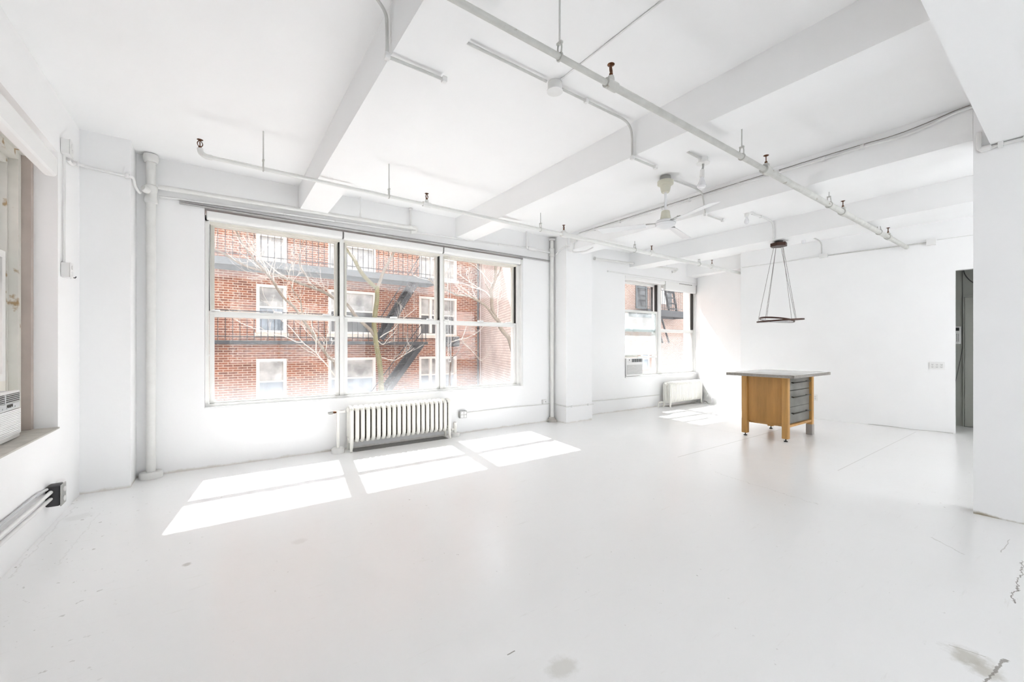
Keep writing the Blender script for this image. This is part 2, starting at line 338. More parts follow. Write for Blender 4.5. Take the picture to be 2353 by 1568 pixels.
    def build(s, name, mat, parent=None, origin=None, ang=38):
        if parent is not None: off = wloc(parent)
        elif origin is not None: off = Vector(origin)
        else:
            lo = [min(v[i] for v in s.v) for i in range(3)]; hi = [max(v[i] for v in s.v) for i in range(3)]
            off = Vector(((lo[0] + hi[0]) / 2, (lo[1] + hi[1]) / 2, lo[2]))
        me = bpy.data.meshes.new(name); me.from_pydata([v - off for v in s.v], [], s.f); me.update()
        bm = bmesh.new(); bm.from_mesh(me); bmesh.ops.recalc_face_normals(bm, faces=bm.faces); bm.to_mesh(me); bm.free()
        for p in me.polygons: p.use_smooth = True
        me.set_sharp_from_angle(angle=math.radians(ang))
        me.materials.append(mat if not isinstance(mat, str) else M[mat])
        o = bpy.data.objects.new(name, me); COL.objects.link(o)
        if parent is not None: o.parent = parent
        else: o.location = off
        return o
def empty(name, loc):
    o = bpy.data.objects.new(name, None); COL.objects.link(o); o.location = Vector(loc); o.empty_display_size = .1; return o
def tag(o, label, cat, group=None, kind=None):
    o['label'] = label; o['category'] = cat
    if group: o['group'] = group
    if kind: o['kind'] = kind
    return o
def thing(name, label, cat, loc, group=None): return tag(empty(name, loc), label, cat, group)
def struct(o): o['kind'] = 'structure'; return o
def dup(o, parent=None, loc=None):
    c = o.copy(); COL.objects.link(c); c.parent = parent if parent is not None else o.parent
    if loc is not None: c.location = loc
    for ch in list(o.children): dup(ch, c)
    return c
# ------------------------------------------------------------------ dimensions
XL, YW, CZ, BZ = -.993, 5.47, 3.21, 2.92
L2A, L2B = (5.41, 5.50), (9.32, 5.36)          # window wall beyond the pier
FA, FB = (8.97, 1.0), (8.64, 4.10)             # far wall
e2 = (Vector(L2B) - Vector(L2A)).normalized(); n2 = Vector((-e2.y, e2.x))
def w2(s, n): p = Vector(L2A) + e2 * s + n2 * n; return (p.x, p.y)
ef = (Vector(FA) - Vector(FB)).normalized(); nf = Vector((-ef.y, ef.x))   # nf points behind the far wall (+x)
if nf.x < 0: nf = -nf
def wf(s, n): p = Vector(FB) + ef * s + nf * n; return (p.x, p.y)
# ------------------------------------------------------------------ shell
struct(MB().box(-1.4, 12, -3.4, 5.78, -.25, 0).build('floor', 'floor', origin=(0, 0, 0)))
struct(MB().box(-1.4, 12, -3.4, 5.78, CZ, CZ + .10).build('ceiling', 'ceil'))
w = MB()
w.box(-1.35, -.12, YW, 5.76, 0, CZ).box(4.13, 5.41, YW, 5.76, 0, CZ).box(-.12, 4.13, YW, 5.76, 0, .64).box(-.12, 4.13, YW, 5.76, 2.78, CZ)
struct(w.build('wall_front', 'wallg'))
w = MB()
so = 1.297
w.prism([w2(0, 0), w2(so, 0), w2(so, .3), w2(0, .3)], 0, CZ)
w.prism([w2(so, 0), w2(3.93, 0), w2(3.93, .3), w2(so, .3)], 0, .665)
w.prism([w2(so, 0), w2(3.93, 0), w2(3.93, .3), w2(so, .3)], 2.745, CZ)
struct(w.build('wall_front_far', 'wallg'))
struct(MB().prism([(9.27, 5.5), (9.27, 5.76), (9.6, 5.76), (9.45, 4.1), (8.835, 4.1), (9.12, 5.24)], 0, CZ).build('wall_alcove', 'wall'))
w = MB(); Lw = (Vector(FA) - Vector(FB)).length - .15
w.prism([wf(0, 0), wf(Lw, 0), wf(Lw, .1), wf(0, .1)], 0, CZ)
w.prism([wf(Lw, 0), wf(Lw + 1.0, 0), wf(Lw + 1.0, .1), wf(Lw, .1)], 2.442, CZ)
w.prism([wf(Lw + 1.0, 0), wf(7.6, 0), wf(7.6, .1), wf(Lw + 1.0, .1)], 0, CZ)
w.prism([wf(0, 0), wf(0, .1), (8.98, 4.25), (8.98, 4.02)], 0, CZ)
struct(w.build('wall_far', 'wall'))
struct(MB().box(4.79, 4.93, -3.3, .52, 0, CZ).build('wall_right', 'walln'))
w = MB()
w.box(-1.35, XL, 4.547, 5.5, 0, CZ).box(-1.35, XL, -3.3, 3.0, 0, CZ).box(-1.35, XL, 3.0, 4.547, 0, .678).box(-1.35, XL, 3.0, 4.547, 2.78, CZ)
struct(w.build('wall_left', 'wall'))
w = MB(); w.box(-1.35, .2, -3.4, -3.3, 0, CZ).box(4.2, 5.2, -3.4, -3.3, 0, CZ).box(8.6, 12, -3.4, -3.3, 0, CZ)
for a, b in ((.2, 4.2), (5.2, 8.6)): w.box(a, b, -3.4, -3.3, 0, .75).box(a, b, -3.4, -3.3, 2.75, CZ)
struct(w.build('wall_back', 'wall'))
W5 = struct(empty('added_window_5', (6.9, -3.35, .75))); f = MB()  # unseen window added behind the camera to let fill light in
for x in (5.2, 6.3, 7.43, 8.53): f.box(x, x + .07, -3.38, -3.32, .751, 2.749)
for z in (.751, 1.7, 2.70): f.box(5.27, 8.53, -3.375, -3.325, z, z + .049)
f.build('window_frame', 'sash', W5)  # frame of the added unseen window
W4 = struct(empty('added_window_4', (2.2, -3.35, .75))); f = MB()  # second unseen window, also added for fill light
for x in (.2, 1.48, 2.81, 4.13): f.box(x, x + .07, -3.38, -3.32, .751, 2.749)
for z in (.751, 1.7, 2.70): f.box(.27, 4.13, -3.375, -3.325, z, z + .049)
f.build('window_frame', 'sash', W4)  # frame of the second added unseen window
struct(MB().box(-1.05, -.66, 5.14, 5.49, 0, CZ).build('wall_corner_pier', 'wallg'))
struct(MB().box(4.79, 5.41, 5.13, 5.55, 0, CZ).build('wall_window_pier', 'wallg'))
struct(MB().box(-1.05, 4.80, -.35, .43, 2.834, CZ).build('ceiling_soffit', 'ceil'))
for (a, b, y1) in ((.78, 1.08, YW), (2.87, 3.17, YW), (4.82, 5.20, 5.14), (6.84, 7.24, 5.46), (8.78, 9.2, 5.42)):
    struct(MB().box(a, b, (.43 if a < 4.7 else .525) if a < 8 else 4.1, y1, BZ, CZ).build('ceiling_beam', 'ceil'))
# hall behind the far doorway
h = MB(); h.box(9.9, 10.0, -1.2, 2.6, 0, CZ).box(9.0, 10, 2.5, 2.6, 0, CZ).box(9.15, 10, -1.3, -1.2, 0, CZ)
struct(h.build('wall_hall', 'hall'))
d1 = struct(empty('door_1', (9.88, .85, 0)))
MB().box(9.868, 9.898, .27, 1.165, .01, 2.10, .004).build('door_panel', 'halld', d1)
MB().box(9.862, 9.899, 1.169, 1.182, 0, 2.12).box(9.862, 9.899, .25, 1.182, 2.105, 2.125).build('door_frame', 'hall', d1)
# ------------------------------------------------------------------ window 1 (three double-hung units)
W1 = struct(empty('window_1', (2.0, 5.6, .64)))
f = MB(); f.box(-.118, -.085, 5.53, 5.70, .642, 2.70).box(4.045, 4.10, 5.53, 5.70, .642, 2.70).box(-.118, 4.10, 5.52, 5.72, .642, .678).box(-.118, 4.10, 5.53, 5.70, 2.66, 2.72)
f.box(4.10, 4.128, 5.475, 5.70, .642, 2.75)
f.build('window_frame', 'sash', W1)
UN = ((-.085, 1.258), (1.306, 2.653), (2.703, 4.045))
for a, b in ((1.258, 1.306), (2.653, 2.703)): MB().box(a, b, 5.535, 5.70, .678, 2.66).build('mullion', 'sash', W1)
for i, (a, b) in enumerate(UN):
    up = MB(); y0, y1 = 5.600, 5.635
    up.box(a + .012, a + .05, y0, y1, 1.655, 2.655).box(b - .05, b - .012, y0, y1, 1.655, 2.655).box(a + .05, b - .05, y0, y1, 2.62, 2.655).box(a + .05, b - .05, y0, y1, 1.655, 1.692)
    us = up.build('upper_sash', 'cream', W1)
    MB().box(a + .048, b - .048, 5.615, 5.620, 1.69, 2.622).build('window_pane', 'glassup', us)
    cl = MB()
    for t in (.33, .72): cl.box(a + (b - a) * t - .045, a + (b - a) * t + .045, 5.592, 5.60, 2.615, 2.645, .003)
    cl.build('sash_pull', 'cream', us)
    lo = MB(); y0, y1 = 5.552, 5.592
    lo.box(a + .004, a + .05, y0, y1, .68, 1.69, .003).box(b - .05, b - .004, y0, y1, .68, 1.69, .003).box(a + .05, b - .05, y0, y1, 1.625, 1.69).box(a + .05, b - .05, y0, y1, .68, .695)
    lo.box(a + .004, b - .004, 5.535, 5.552, 1.66, 1.675)
    ls = lo.build('lower_sash', 'sash', W1)
    MB().box(a + .048, b - .048, 5.566, 5.571, .693, 1.627).build('window_pane', 'glasslow', ls)
    MB().box(a + .02, a + .10, 5.54, 5.57, 1.69, 1.703, .003).box((a + b) / 2 - .06, (a + b) / 2 + .03, 5.54, 5.58, 1.69, 1.712, .004).box(b - .2, b - .1, 5.54, 5.57, 1.69, 1.706, .003).build('sash_lock', 'plastic', ls)
    MB().box(a + .0005, a + .011, 5.556, 5.64, 1.695, 2.655).box(b - .011, b - .0005, 5.556, 5.64, 1.695, 2.655).build('jamb_track', 'dark', W1)
    hd = MB(); hd.box(a, b, 5.545, 5.60, 2.635, 2.66).box(a, b, 5.535, 5.56, 2.65, 2.668); hd.build('head_stop', 'cream', W1)
struct(MB().box(-.118, 4.128, 5.472, 5.519, .6405, .648).build('trim_1', 'sillstone' if False else 'wall'))
# blinds of window 1
def blind(x0, x1, y, z, lab, grp, ra=.035):
    b = thing('roller_blind', lab, 'blind', ((x0 + x1) / 2, y, z), grp)
    pr = [(ra * math.cos(t), ra * math.sin(t)) for t in [PI * (1 + k / 8) for k in range(9)]] + [(ra, .055), (-ra, .055)]
    MB().extr(pr, (x0, y, z), (0, -1, 0), (0, 0, 1), (1, 0, 0), x1 - x0).build('blind_roll', 'blind', b)
    for q in (x0 - .006, x1 + .001): MB().box(q, q + .005, y - .03, y + .03, z - .03, z + .055).build('end_bracket', 'steel', b)
    return b
bl = [('long white roller blind rolled up over the left third of the wide window', -.10, 1.275), ('white roller blind rolled up over the middle sashes of the wide window', 1.295, 2.67), ('short white roller blind rolled up over the right third of the wide window', 2.69, 4.09)]
for i, (lab, a, b) in enumerate(bl):
    q = blind(a, b, 5.507, 2.70, lab, 'rolled blinds of the wide window')
    if i == 2:
        P = smooth_pts([(2.76, 5.485, 2.66), (2.757, 5.483, 1.6), (2.76, 5.48, 1.12), (2.785, 5.48, 1.09), (2.805, 5.482, 1.13), (2.80, 5.483, 1.7), (2.785, 5.485, 2.66)])
        MB().tube(P, .0035, 6).build('pull_chain', 'plastic', q)
    if i == 0:
        P = smooth_pts([(-.085, 5.485, 2.66), (-.09, 5.48, 1.7), (-.10, 5.478, 1.25), (-.085, 5.478, 1.22), (-.07, 5.48, 1.26), (-.075, 5.483, 2.0), (-.08, 5.485, 2.66)])
        MB().tube(P, .003, 6).build('pull_chain', 'plastic', q)
t = MB(); t.box(-.33, 4.70, 5.452, 5.467, 2.777, 2.807, .002).box(-.33, 4.70, 5.436, 5.450, 2.779, 2.788, .002).box(-.33, 4.70, 5.436, 5.450, 2.796, 2.805, .002)
tag(t.build('curtain_track', 'track'), 'long grey double curtain track above the wide window', 'track')
# ------------------------------------------------------------------ window 2
W2 = struct(empty('window_2', (*w2(2.6, .12), .665)))
def wb(m, s0, s1, n0, n1, z0, z1, bev=0):
    c = w2((s0 + s1) / 2, (n0 + n1) / 2); m.obox((*c, (z0 + z1) / 2), (e2.x, e2.y, 0), (n2.x, n2.y, 0), (0, 0, 1), (s1 - s0) / 2, (n1 - n0) / 2, (z1 - z0) / 2, bev); return m
f = MB(); wb(f, 1.30, 1.34, .08, .26, .667, 2.74); wb(f, 3.792, 3.86, .05, .26, .667, 2.74); wb(f, 1.34, 3.84, .06, .27, .667, .70); wb(f, 1.34, 3.84, .08, .26, 2.66, 2.74)
f.build('window_frame', 'sash', W2)
m = MB(); wb(m, 2.455, 2.555, .075, .25, .70, 2.66, .004); m.build('mullion', 'sash', W2)
def sash(s0, s1, n0, z0, z1, name, pane, st=.035, rb=.04, rt=.04, mat='sash'):
    m = MB(); n1 = n0 + .035
    wb(m, s0, s0 + st, n0, n1, z0, z1); wb(m, s1 - st, s1, n0, n1, z0, z1); wb(m, s0 + st, s1 - st, n0, n1, z0, z0 + rb); wb(m, s0 + st, s1 - st, n0, n1, z1 - rt, z1)
    o = m.build(name, mat, W2); p = MB(); wb(p, s0 + st - .002, s1 - st + .002, n0 + .015, n0 + .02, z0 + rb - .002, z1 - rt + .002)
    c = p.build('window_pane', pane, o)
    return o
def fixpane(o):   # pane origin at its own foot so that the film pattern starts there
    for ch in o.children:
        if ch.name.startswith('window_pane'):
            zs = min(v.co.z for v in ch.data.vertices)
            for v in ch.data.vertices: v.co.z -= zs
            ch.location.z += zs
sash(1.342, 2.45, .15, 1.62, 2.655, 'upper_sash', 'glass', rb=.09)
sash(1.342, 2.453, .10, 1.115, 2.07, 'lower_sash', 'glassmilk', rb=.02, rt=.05)
sash(2.558, 3.79, .15, 1.62, 2.655, 'upper_sash', 'glass', rb=.05)
o = sash(2.558, 3.79, .10, .702, 1.69, 'lower_sash', 'glassfog', rb=.035, rt=.065); fixpane(o)
for o in list(W1.children):
    if 'er_sash' in o.name: fixpane(o)
o = sash(1.82, 2.453, .10, .702, 1.10, 'filler_panel', 'glasslow', st=.03, rb=.035, rt=.04); fixpane(o)
m = MB(); wb(m, 2.42, 2.454, .10, .25, 2.07, 2.655); wb(m, 3.752, 3.7905, .10, .149, 1.70, 2.655); m.build('jamb_track', 'dark', W2)
m = MB(); wb(m, 1.34, 1.82, .11, .13, 1.075, 1.114, .003); m.build('filler_strip', 'cream', W2)
m = MB(); wb(m, so + .004, 3.74, -.012, .049, .668, .69, .003); struct(m.build('trim_2', 'wall'))
def blind2(s0, s1, z0, z1, lab):
    b = thing('roller_blind', lab, 'blind', (*w2((s0 + s1) / 2, .03), z0), 'blinds of the far window')
    m = MB(); o0 = w2(s0, .035)
    pr = [(.03 * math.cos(t), .03 * math.sin(t) + .03) for t in [PI * (1 + k / 8) for k in range(9)]] + [(.03, z1 - z0), (-.03, z1 - z0)]
    m.extr(pr, (*o0, z0), (-n2.x, -n2.y, 0), (0, 0, 1), (e2.x, e2.y, 0), s1 - s0); m.build('blind_roll', 'blind', b)
    m = MB(); wb(m, s1 + .001, s1 + .006, .005, .06, z0, z1); m.build('end_bracket', 'steel', b)
    return b
blind2(1.31, 2.60, 2.665, 2.742, 'white roller blind rolled up over the sash with the air conditioner')
b = blind2(2.625, 3.76, 2.545, 2.742, 'white roller blind let down a little over the foggy far sash')
for k in range(9): m = MB(); wb(m, 3.12 + k * .055, 3.145 + k * .055, .002, .0045, 2.722, 2.738); m.build('slot', 'dark', b)
m = MB(); wb(m, .80, 3.70, -.03, -.012, 2.765, 2.785, .002); wb(m, .78, .80, -.034, -.008, 2.762, 2.788); m.build('curtain_track', 'conduit')
tag(bpy.data.objects['curtain_track.001'], 'thin white curtain track above the far window', 'track')
# ------------------------------------------------------------------ window 3 (left wall)
W3 = struct(empty('window_3', (-1.2, 3.8, .68)))
MB().box(-1.165, -1.117, 4.495, 4.546, .679, 2.779).build('outer_casing', 'bluff', W3)
MB().box(-1.165, -1.117, 3.0, 4.495, 2.69, 2.779).build('head_casing', 'peel', W3)
f = MB(); f.box(-1.215, -1.165, 4.445, 4.546, .679, 2.779).box(-1.215, -1.165, 3.0, 4.445, 2.64, 2.779); f.build('window_frame', 'peel', W3)
f = MB(); f.box(-1.30, -1.215, 4.43, 4.546, .679, 2.779).box(-1.30, -1.215, 3.0, 4.43, 2.60, 2.779); f.build('jamb_liner', 'peel', W3)
def sash3(x0, z0, z1, name, rb=.05, rt=.05, pane='glass'):
    m = MB(); m.box(x0, x0 + .035, 4.375, 4.428, z0, z1).box(x0, x0 + .035, 3.05, 4.375, z0, z0 + rb).box(x0, x0 + .035, 3.05, 4.375, z1 - rt, z1).box(x0, x0 + .035, 3.0, 3.05, z0, z1)
    o = m.build(name, 'sash', W3); MB().box(x0 + .015, x0 + .02, 3.045, 4.38, z0 + rb - .003, z1 - rt + .003).build('window_pane', pane, o); return o
sash3(-1.30, 1.63, 2.6, 'upper_sash'); sash3(-1.255, 1.06, 1.97, 'lower_sash')
MB().box(-1.262, -1.258, 4.30, 4.372, 1.74, 1.92).build('jamb_track', 'dark', W3)
MB().box(-1.25, -1.22, 4.205, 4.44, .69, 1.06).build('filler_panel', 'cream', W3)
struct(MB().box(-1.30, -.982, 3.0, 4.546, .6785, .69, .003).build('trim_3', 'sillstone'))
b = thing('roller_blind', 'white cassette roller blind over the window of the side wall', 'blind', (-.955, 3.4, 2.50))
pr = [(-.035, 0), (-.02, -.012), (.02, -.012), (.032, 0), (.035, .03), (.035, .115), (.025, .125), (-.035, .125)]
MB().extr(pr, (-.957, 2.65, 2.505), (1, 0, 0), (0, 0, 1), (0, 1, 0), 1.56).build('blind_cassette', 'blind', b)
MB().box(-.99, -.923, 4.211, 4.216, 2.50, 2.63, .002).build('end_cap', 'plastic', b)
# ------------------------------------------------------------------ air conditioners
def aircon(P, ex, en, wdt, hgt, dep, lab, ctrl_right, ctrl_mode):
    """P = lower corner of the front face, ex along the front, en out of the face"""
    ex, en, P = Vector(ex), Vector(en), Vector(P); r = thing('air_conditioner', lab, 'air conditioner', P)
    def bx(m, a0, a1, n0, n1, z0, z1, bev=0): return m.obox(P + ex * ((a0 + a1) / 2) + en * ((n0 + n1) / 2) + Vector((0, 0, (z0 + z1) / 2)), ex, en, (0, 0, 1), (a1 - a0) / 2, (n1 - n0) / 2, (z1 - z0) / 2, bev)
    m = MB(); bx(m, 0, wdt, -dep, -.03, .0, hgt - .005); m.build('housing', 'greypl', r)
    m = MB(); t = .022
    bx(m, 0, wdt, -.03, .0, 0, hgt, .008); fr = m.build('front_panel', 'plastic', r)
    gz0, gz1 = .03, hgt * .62
    m = MB(); bx(m, t, wdt - t, .001, .003, gz0, gz1); m.build('grille_recess', 'grille', r)
    m = MB(); n = 15
    for k in range(n): z = gz0 + (gz1 - gz0) * (k + .5) / n; bx(m, t, wdt - t, .003, .009, z - .0045, z + .0045)
    m.build('grille', 'plastic', r)
    vz0, vz1 = hgt * .77, hgt * .955
    va, vb = (.02, wdt - .02) if ctrl_mode == 'below' else (wdt * .33, wdt - .02)
    m = MB(); bx(m, va, vb, .001, .003, vz0, vz1); m.build('vent_recess', 'dark', r)
    m = MB()
    if ctrl_mode == 'below':
        for k in range(5): z = vz0 + (vz1 - vz0) * (k + .5) / 5; bx(m, va, vb, .003, .008, z - .002, z + .002)
        bx(m, (va + vb) / 2 - .006, (va + vb) / 2 + .006, .003, .009, vz0, vz1)
    else:
        for k in range(6): a = va + (vb - va) * (k + .5) / 6; bx(m, a - .008, a + .008, .003, .008, vz0, vz1)
        bx(m, va, vb, .003, .006, vz0, vz0 + .004)
    m.build('vent_louver', 'greypl', r)
    cp = MB(); c0, c1 = (.02, wdt - .02) if ctrl_mode == 'below' else (.015, wdt * .31); z0, z1 = (hgt * .645, hgt * .755) if ctrl_mode == 'below' else (vz0, vz1)
    bx(cp, c0, c1, .001, .003, z0, z1); q = cp.build('control_panel', 'greypl' if ctrl_mode == 'below' else 'plastic', r)
    d = MB(); bx(d, c0 + (c1 - c0) * .58, c0 + (c1 - c0) * .76, .0035, .005, z0 + (z1 - z0) * .35, z0 + (z1 - z0) * .9) if ctrl_mode == 'below' else bx(d, c0 + (c1 - c0) * .4, c0 + (c1 - c0) * .6, .0035, .005, z1 - .03, z1 - .012)
    d.build('display', 'dark', q)
    for k in range(4):
        d = MB()
        a = c0 + (c1 - c0) * (.45 + .13 * k) if ctrl_mode == 'below' else c0 + (c1 - c0) * (.2 + .2 * k); z = z0 + .012
        bx(d, a - .006, a + .006, .0035, .006, z - .004, z + .004)
        d.build('button', 'greypl', q)
    return r
aircon((-1.09, 3.66, .695), (0, 1, 0), (1, 0, 0), .53, .315, .26, 'white window air conditioner with digital display in the side wall window', True, 'below')
p = w2(1.302, -.035); r2 = aircon((*p, .70), (e2.x, e2.y, 0), (-n2.x, -n2.y, 0), .50, .365, .22, 'white air conditioner standing in the far window', False, 'left')
# ------------------------------------------------------------------ radiators
def radiator(x0, x1, yf, dep, z0, h, n, lab, r, gap_legs=True, slope=0.0):
    R = thing('radiator', lab, 'radiator', ((x0 + x1) / 2, yf + dep / 2, 0))
    pitch = (x1 - x0) / n; yc = yf + dep / 2
    def sec(k, leg):
        xc = x0 + pitch * (k + .5); m = MB(); hy = dep / 2 - r; cr = .055
        loop = []
        zt, zb = z0 + h - r, z0 + r
        for (cy, cz, a0) in ((hy - cr, zt - cr, 0), (-hy + cr, zt - cr, PI / 2), (-hy + cr, zb + cr, PI), (hy - cr, zb + cr, 1.5 * PI)):
            for q in range(5): a = a0 + PI / 2 * q / 4; loop.append((xc, yc + cy + cr * math.cos(a), cz + cr * math.sin(a)))
        m.tube(loop, r, 10, closed=True)
        for dy in (-hy * .34, hy * .34): m.tube([(xc, yc + dy, zb), (xc, yc + dy, zt)], r * .9, 8, caps=False)
        m.tube([(xc - pitch * .5, yc, zt - .035), (xc + pitch * .5, yc, zt - .035)], .022, 8); m.tube([(xc - pitch * .5, yc, zb + .03), (xc + pitch * .5, yc, zb + .03)], .022, 8)
        return m
    first = sec(0, True).build('section', 'rad', R)
    for k in range(1, n):
        c = first.copy(); COL.objects.link(c); c.location = (pitch * k, 0, 0)
    MB().box(x0 + pitch * .5, x1 - pitch * .5, yf + r * 1.5, yf + dep - r * 1.2, z0 + .045, z0 + h - .06).build('dark_infill', 'rust_shade', R)  # dark rusty box added to paint the shade between the sections
    for k, sg in ((0, -1), (n - 1, 1)):
        xc = x0 + pitch * (k + .5)
        for s in (-1, 1):
            yb = yc + s * (dep / 2 - r)
            P = smooth_pts([(xc, yb - s * .01, z0 + .08), (xc, yb - s * .002, z0 + .02), (xc + sg * .004, yb + s * .0, z0 * .45), (xc + sg * .008, yb + s * .012, .012), (xc + sg * .01, yb + s * .018, .001)], 4)
            MB().tube(P, [r * 1.15 * (1 - .5 * min(1, i / (len(P) * .62))) + (.006 if i > len(P) * .8 else 0) for i in range(len(P))], 8).build('leg', 'rad', R)
        MB().lathe([(.012, 0), (.028, .0), (.028, .012), (.016, .02)], (xc + sg * (r + .0), yc, z0 + h * .9), (sg, 0, 0), 10).build('end_plug', 'rad', R)
    return R
R1 = radiator(1.30, 2.70, 5.235, .19, .10, .465, 21, 'cream cast iron radiator with dark gaps under the wide window', .0255)
R2 = radiator(7.80, 9.06, 5.14, .20, .085, .46, 22, 'cream cast iron radiator under the far window', .026)
def riser(name, P, r, lab, zt, collar=.09, hc=.055, extra=None, mat='pipe'):
    o = thing(name, lab, 'pipe', (P[0], P[1], 0))
    MB().tube([(P[0], P[1], .001), (P[0], P[1], zt)], r, 16).build('pipe', mat, o)
    if collar: MB().lathe([(r + .002, .0), (collar, 0), (collar, hc * .7), (collar * .92, hc), (r + .002, hc)], (P[0], P[1], .001), (0, 0, 1), 24).build('floor_collar', 'pipe', o)
    return o
o = thing('steam_pipe', 'thin white pipe with valve feeding the left end of the near radiator', 'pipe', (1.19, 5.33, 0))
MB().tube([(1.19, 5.33, .001), (1.19, 5.33, .50)], .018, 12).build('pipe', 'rad', o)
MB().lathe([(.02, 0), (.075, 0), (.075, .05), (.06, .065), (.02, .065)], (1.19, 5.33, .001), (0, 0, 1), 20).build('floor_collar', 'pipe', o)
v = MB(); v.tube([(1.272, 5.33, .50), (1.17, 5.33, .50)], .017, 10).lathe([(.024, 0), (.024, .03)], (1.19, 5.33, .485), (0, 0, 1), 10); v.build('valve_body', 'rad', o)
MB().lathe([(.012, 0), (.014, .02), (.014, .035)], (1.17, 5.33, .50), (-1, 0, 0), 10).build('valve_stem', 'brass', o)
MB().lathe([(.012, 0), (.021, .01), (.021, .045), (.010, .06)], (1.136, 5.33, .50), (-1, 0, 0), 10).build('valve_knob', 'steel', o)
o = thing('return_pipe', 'short white elbow pipe at the right foot of the near radiator', 'pipe', (2.795, 5.34, 0))
MB().tube([(2.795, 5.34, .001), (2.795, 5.34, .19)], .026, 12).lathe([(.03, 0), (.03, .03), (.02, .035)], (2.795, 5.34, .17), (0, 0, 1), 12).build('pipe', 'rad', o)
MB().tube([(2.795, 5.34, .10), (2.735, 5.34, .10)], .018, 10).build('elbow', 'rad', o)
MB().lathe([(.03, 0), (.07, 0), (.07, .05), (.03, .055)], (2.795, 5.34, .001), (0, 0, 1), 20).build('floor_collar', 'pipe', o)
o = thing('steam_valve', 'white valve pipe at the left foot of the far radiator', 'pipe', (7.70, 5.30, 0))
MB().tube([(7.77, 5.30, .11), (7.60, 5.30, .11)], .016, 10).lathe([(.024, -.02), (.024, .02)], (7.68, 5.30, .11), (1, 0, 0), 10).build('pipe', 'rad', o)
MB().tube([(7.60, 5.30, .11), (7.60, 5.30, .001)], .016, 10).build('pipe_drop', 'rad', o)
# ------------------------------------------------------------------ risers, heating pipes
P = (-.545, 5.40)
o = riser('riser_pipe', P, .038, 'thick white riser pipe beside the corner pier', 3.13, .092, .06)
MB().lathe([(.039, 0), (.052, 0), (.06, .03), (.062, .05), (.056, .078), (.039, .078)], (*P, 3.125), (0, 0, 1), 24).build('ceiling_collar', 'pipe', o)
f = MB(); f.lathe([(.039, 0), (.052, .01), (.052, .05), (.046, .06), (.046, .12), (.052, .13), (.052, .17), (.039, .18)], (*P, 2.72), (0, 0, 1), 20); f.lathe([(.03, 0), (.035, .04), (.027, .055)], (P[0] - .015, P[1] - .035, 2.83), (-.6, -.6, .2), 14)
f.build('tee_fitting', 'pipe', o)
P2 = (4.72, 5.415)
o = riser('riser_pipe', P2, .033, 'slim white riser pipe beside the window pier', 3.17, 0)
MB().lathe([(.035, 0), (.09, 0), (.085, .03), (.06, .045), (.05, .075), (.035, .08)], (*P2, .001), (0, 0, 1), 10).build('floor_flange', 'sillstone', o)
MB().lathe([(.036, 0), (.055, .005), (.055, .03), (.036, .035)], (*P2, 3.14), (0, 0, 1), 16).build('ceiling_collar', 'pipe', o)
MB().lathe([(.034, 0), (.046, .01), (.046, .04), (.04, .05), (.04, .10), (.046, .11), (.046, .14), (.034, .15)], (*P2, 2.86), (0, 0, 1), 16).build('tee_fitting', 'pipe', o)
# upper heating main and its hanger
yh = 5.385
a0 = ony(360, 429, yh); a1 = ony(952, 524, yh); a0.x = -.49
o = thing('heating_pipe', 'long white heating pipe ending in an elbow above the wide window', 'pipe', ((a0.x + a1.x) / 2, yh, a0.z))
zz = lambda x: a0.z + (a1.z - a0.z) * (x - a0.x) / (a1.x - a0.x)
MB().tube([a0, a1], .024, 14).build('pipe', 'pipe', o)
e1 = Vector((a1.x, 5.44, a1.z - .045))
MB().tube(smooth_pts([a1 + Vector((-.03, 0, 0)), a1 + Vector((.02, 0, 0)), a1 + Vector((.032, .012, -.022)), (a1.x + .012, 5.405, a1.z - .045), (a1.x - .04, 5.407, a1.z - .055)]), .027, 12).build('elbow', 'pipe', o)
x = 1.47
MB().tube([(x, yh, zz(x) + .03), (x, yh, CZ - .001)], .004, 6).build('hanger_rod', 'conduit', o)
MB().tube([(x + .03 * math.cos(t), yh, zz(x) + .03 * math.sin(t)) for t in [k * PI / 8 for k in range(16)]], .006, 6, closed=True).box(x - .01, x + .01, yh - .006, yh + .006, zz(x) + .02, zz(x) + .075).build('hanger_clamp', 'conduit', o)
st = ony(944, 523, yh)
# lower thin pipe
yl = 5.450
b0 = ony(356, 450, yl); b1 = ony(1268, 579, yl); b0.x = -.49; b1.x = 4.67
MBt = MB().tube([b0, (b0.x + (b1.x - b0.x) * .5, yl, b0.z + (b1.z - b0.z) * .52), b1], .0125, 10)
o = thing('thin_pipe', 'thin white pipe running along the wall just above the curtain track', 'pipe', (2.1, yl, b0.z))
MBt.build('pipe', 'conduit', o)
for u in (652, 770, 948, 1145, 1230):
    q = ony(u, 450 + (579 - 450) * (u - 356) / (1268 - 356), yl)
    MB().tube([(q.x, yl + .0125 * math.cos(t), q.z + .0145 * math.sin(t)) for t in [k * PI / 6 for k in range(12)]], .005, 6, closed=True).build('pipe_strap', 'conduit', o)
s1 = ony(944, 500, 5.43)
o = thing('drop_pipe', 'short white vertical pipe dropping from the ceiling above the wide window', 'pipe', (s1.x, 5.43, 2.96))
MB().tube([(s1.x, 5.43, CZ - .001), (s1.x, 5.43, 2.965)], .014, 10).build('pipe', 'conduit', o)
MB().lathe([(.016, 0), (.03, 0), (.03, .012), (.016, .016)], (s1.x, 5.43, CZ - .018), (0, 0, 1), 12).build('ceiling_flange', 'conduit', o)
o = thing('stub_pipe', 'white pipe bent from the ceiling into the slim riser', 'pipe', (4.2, 5.41, 2.93))
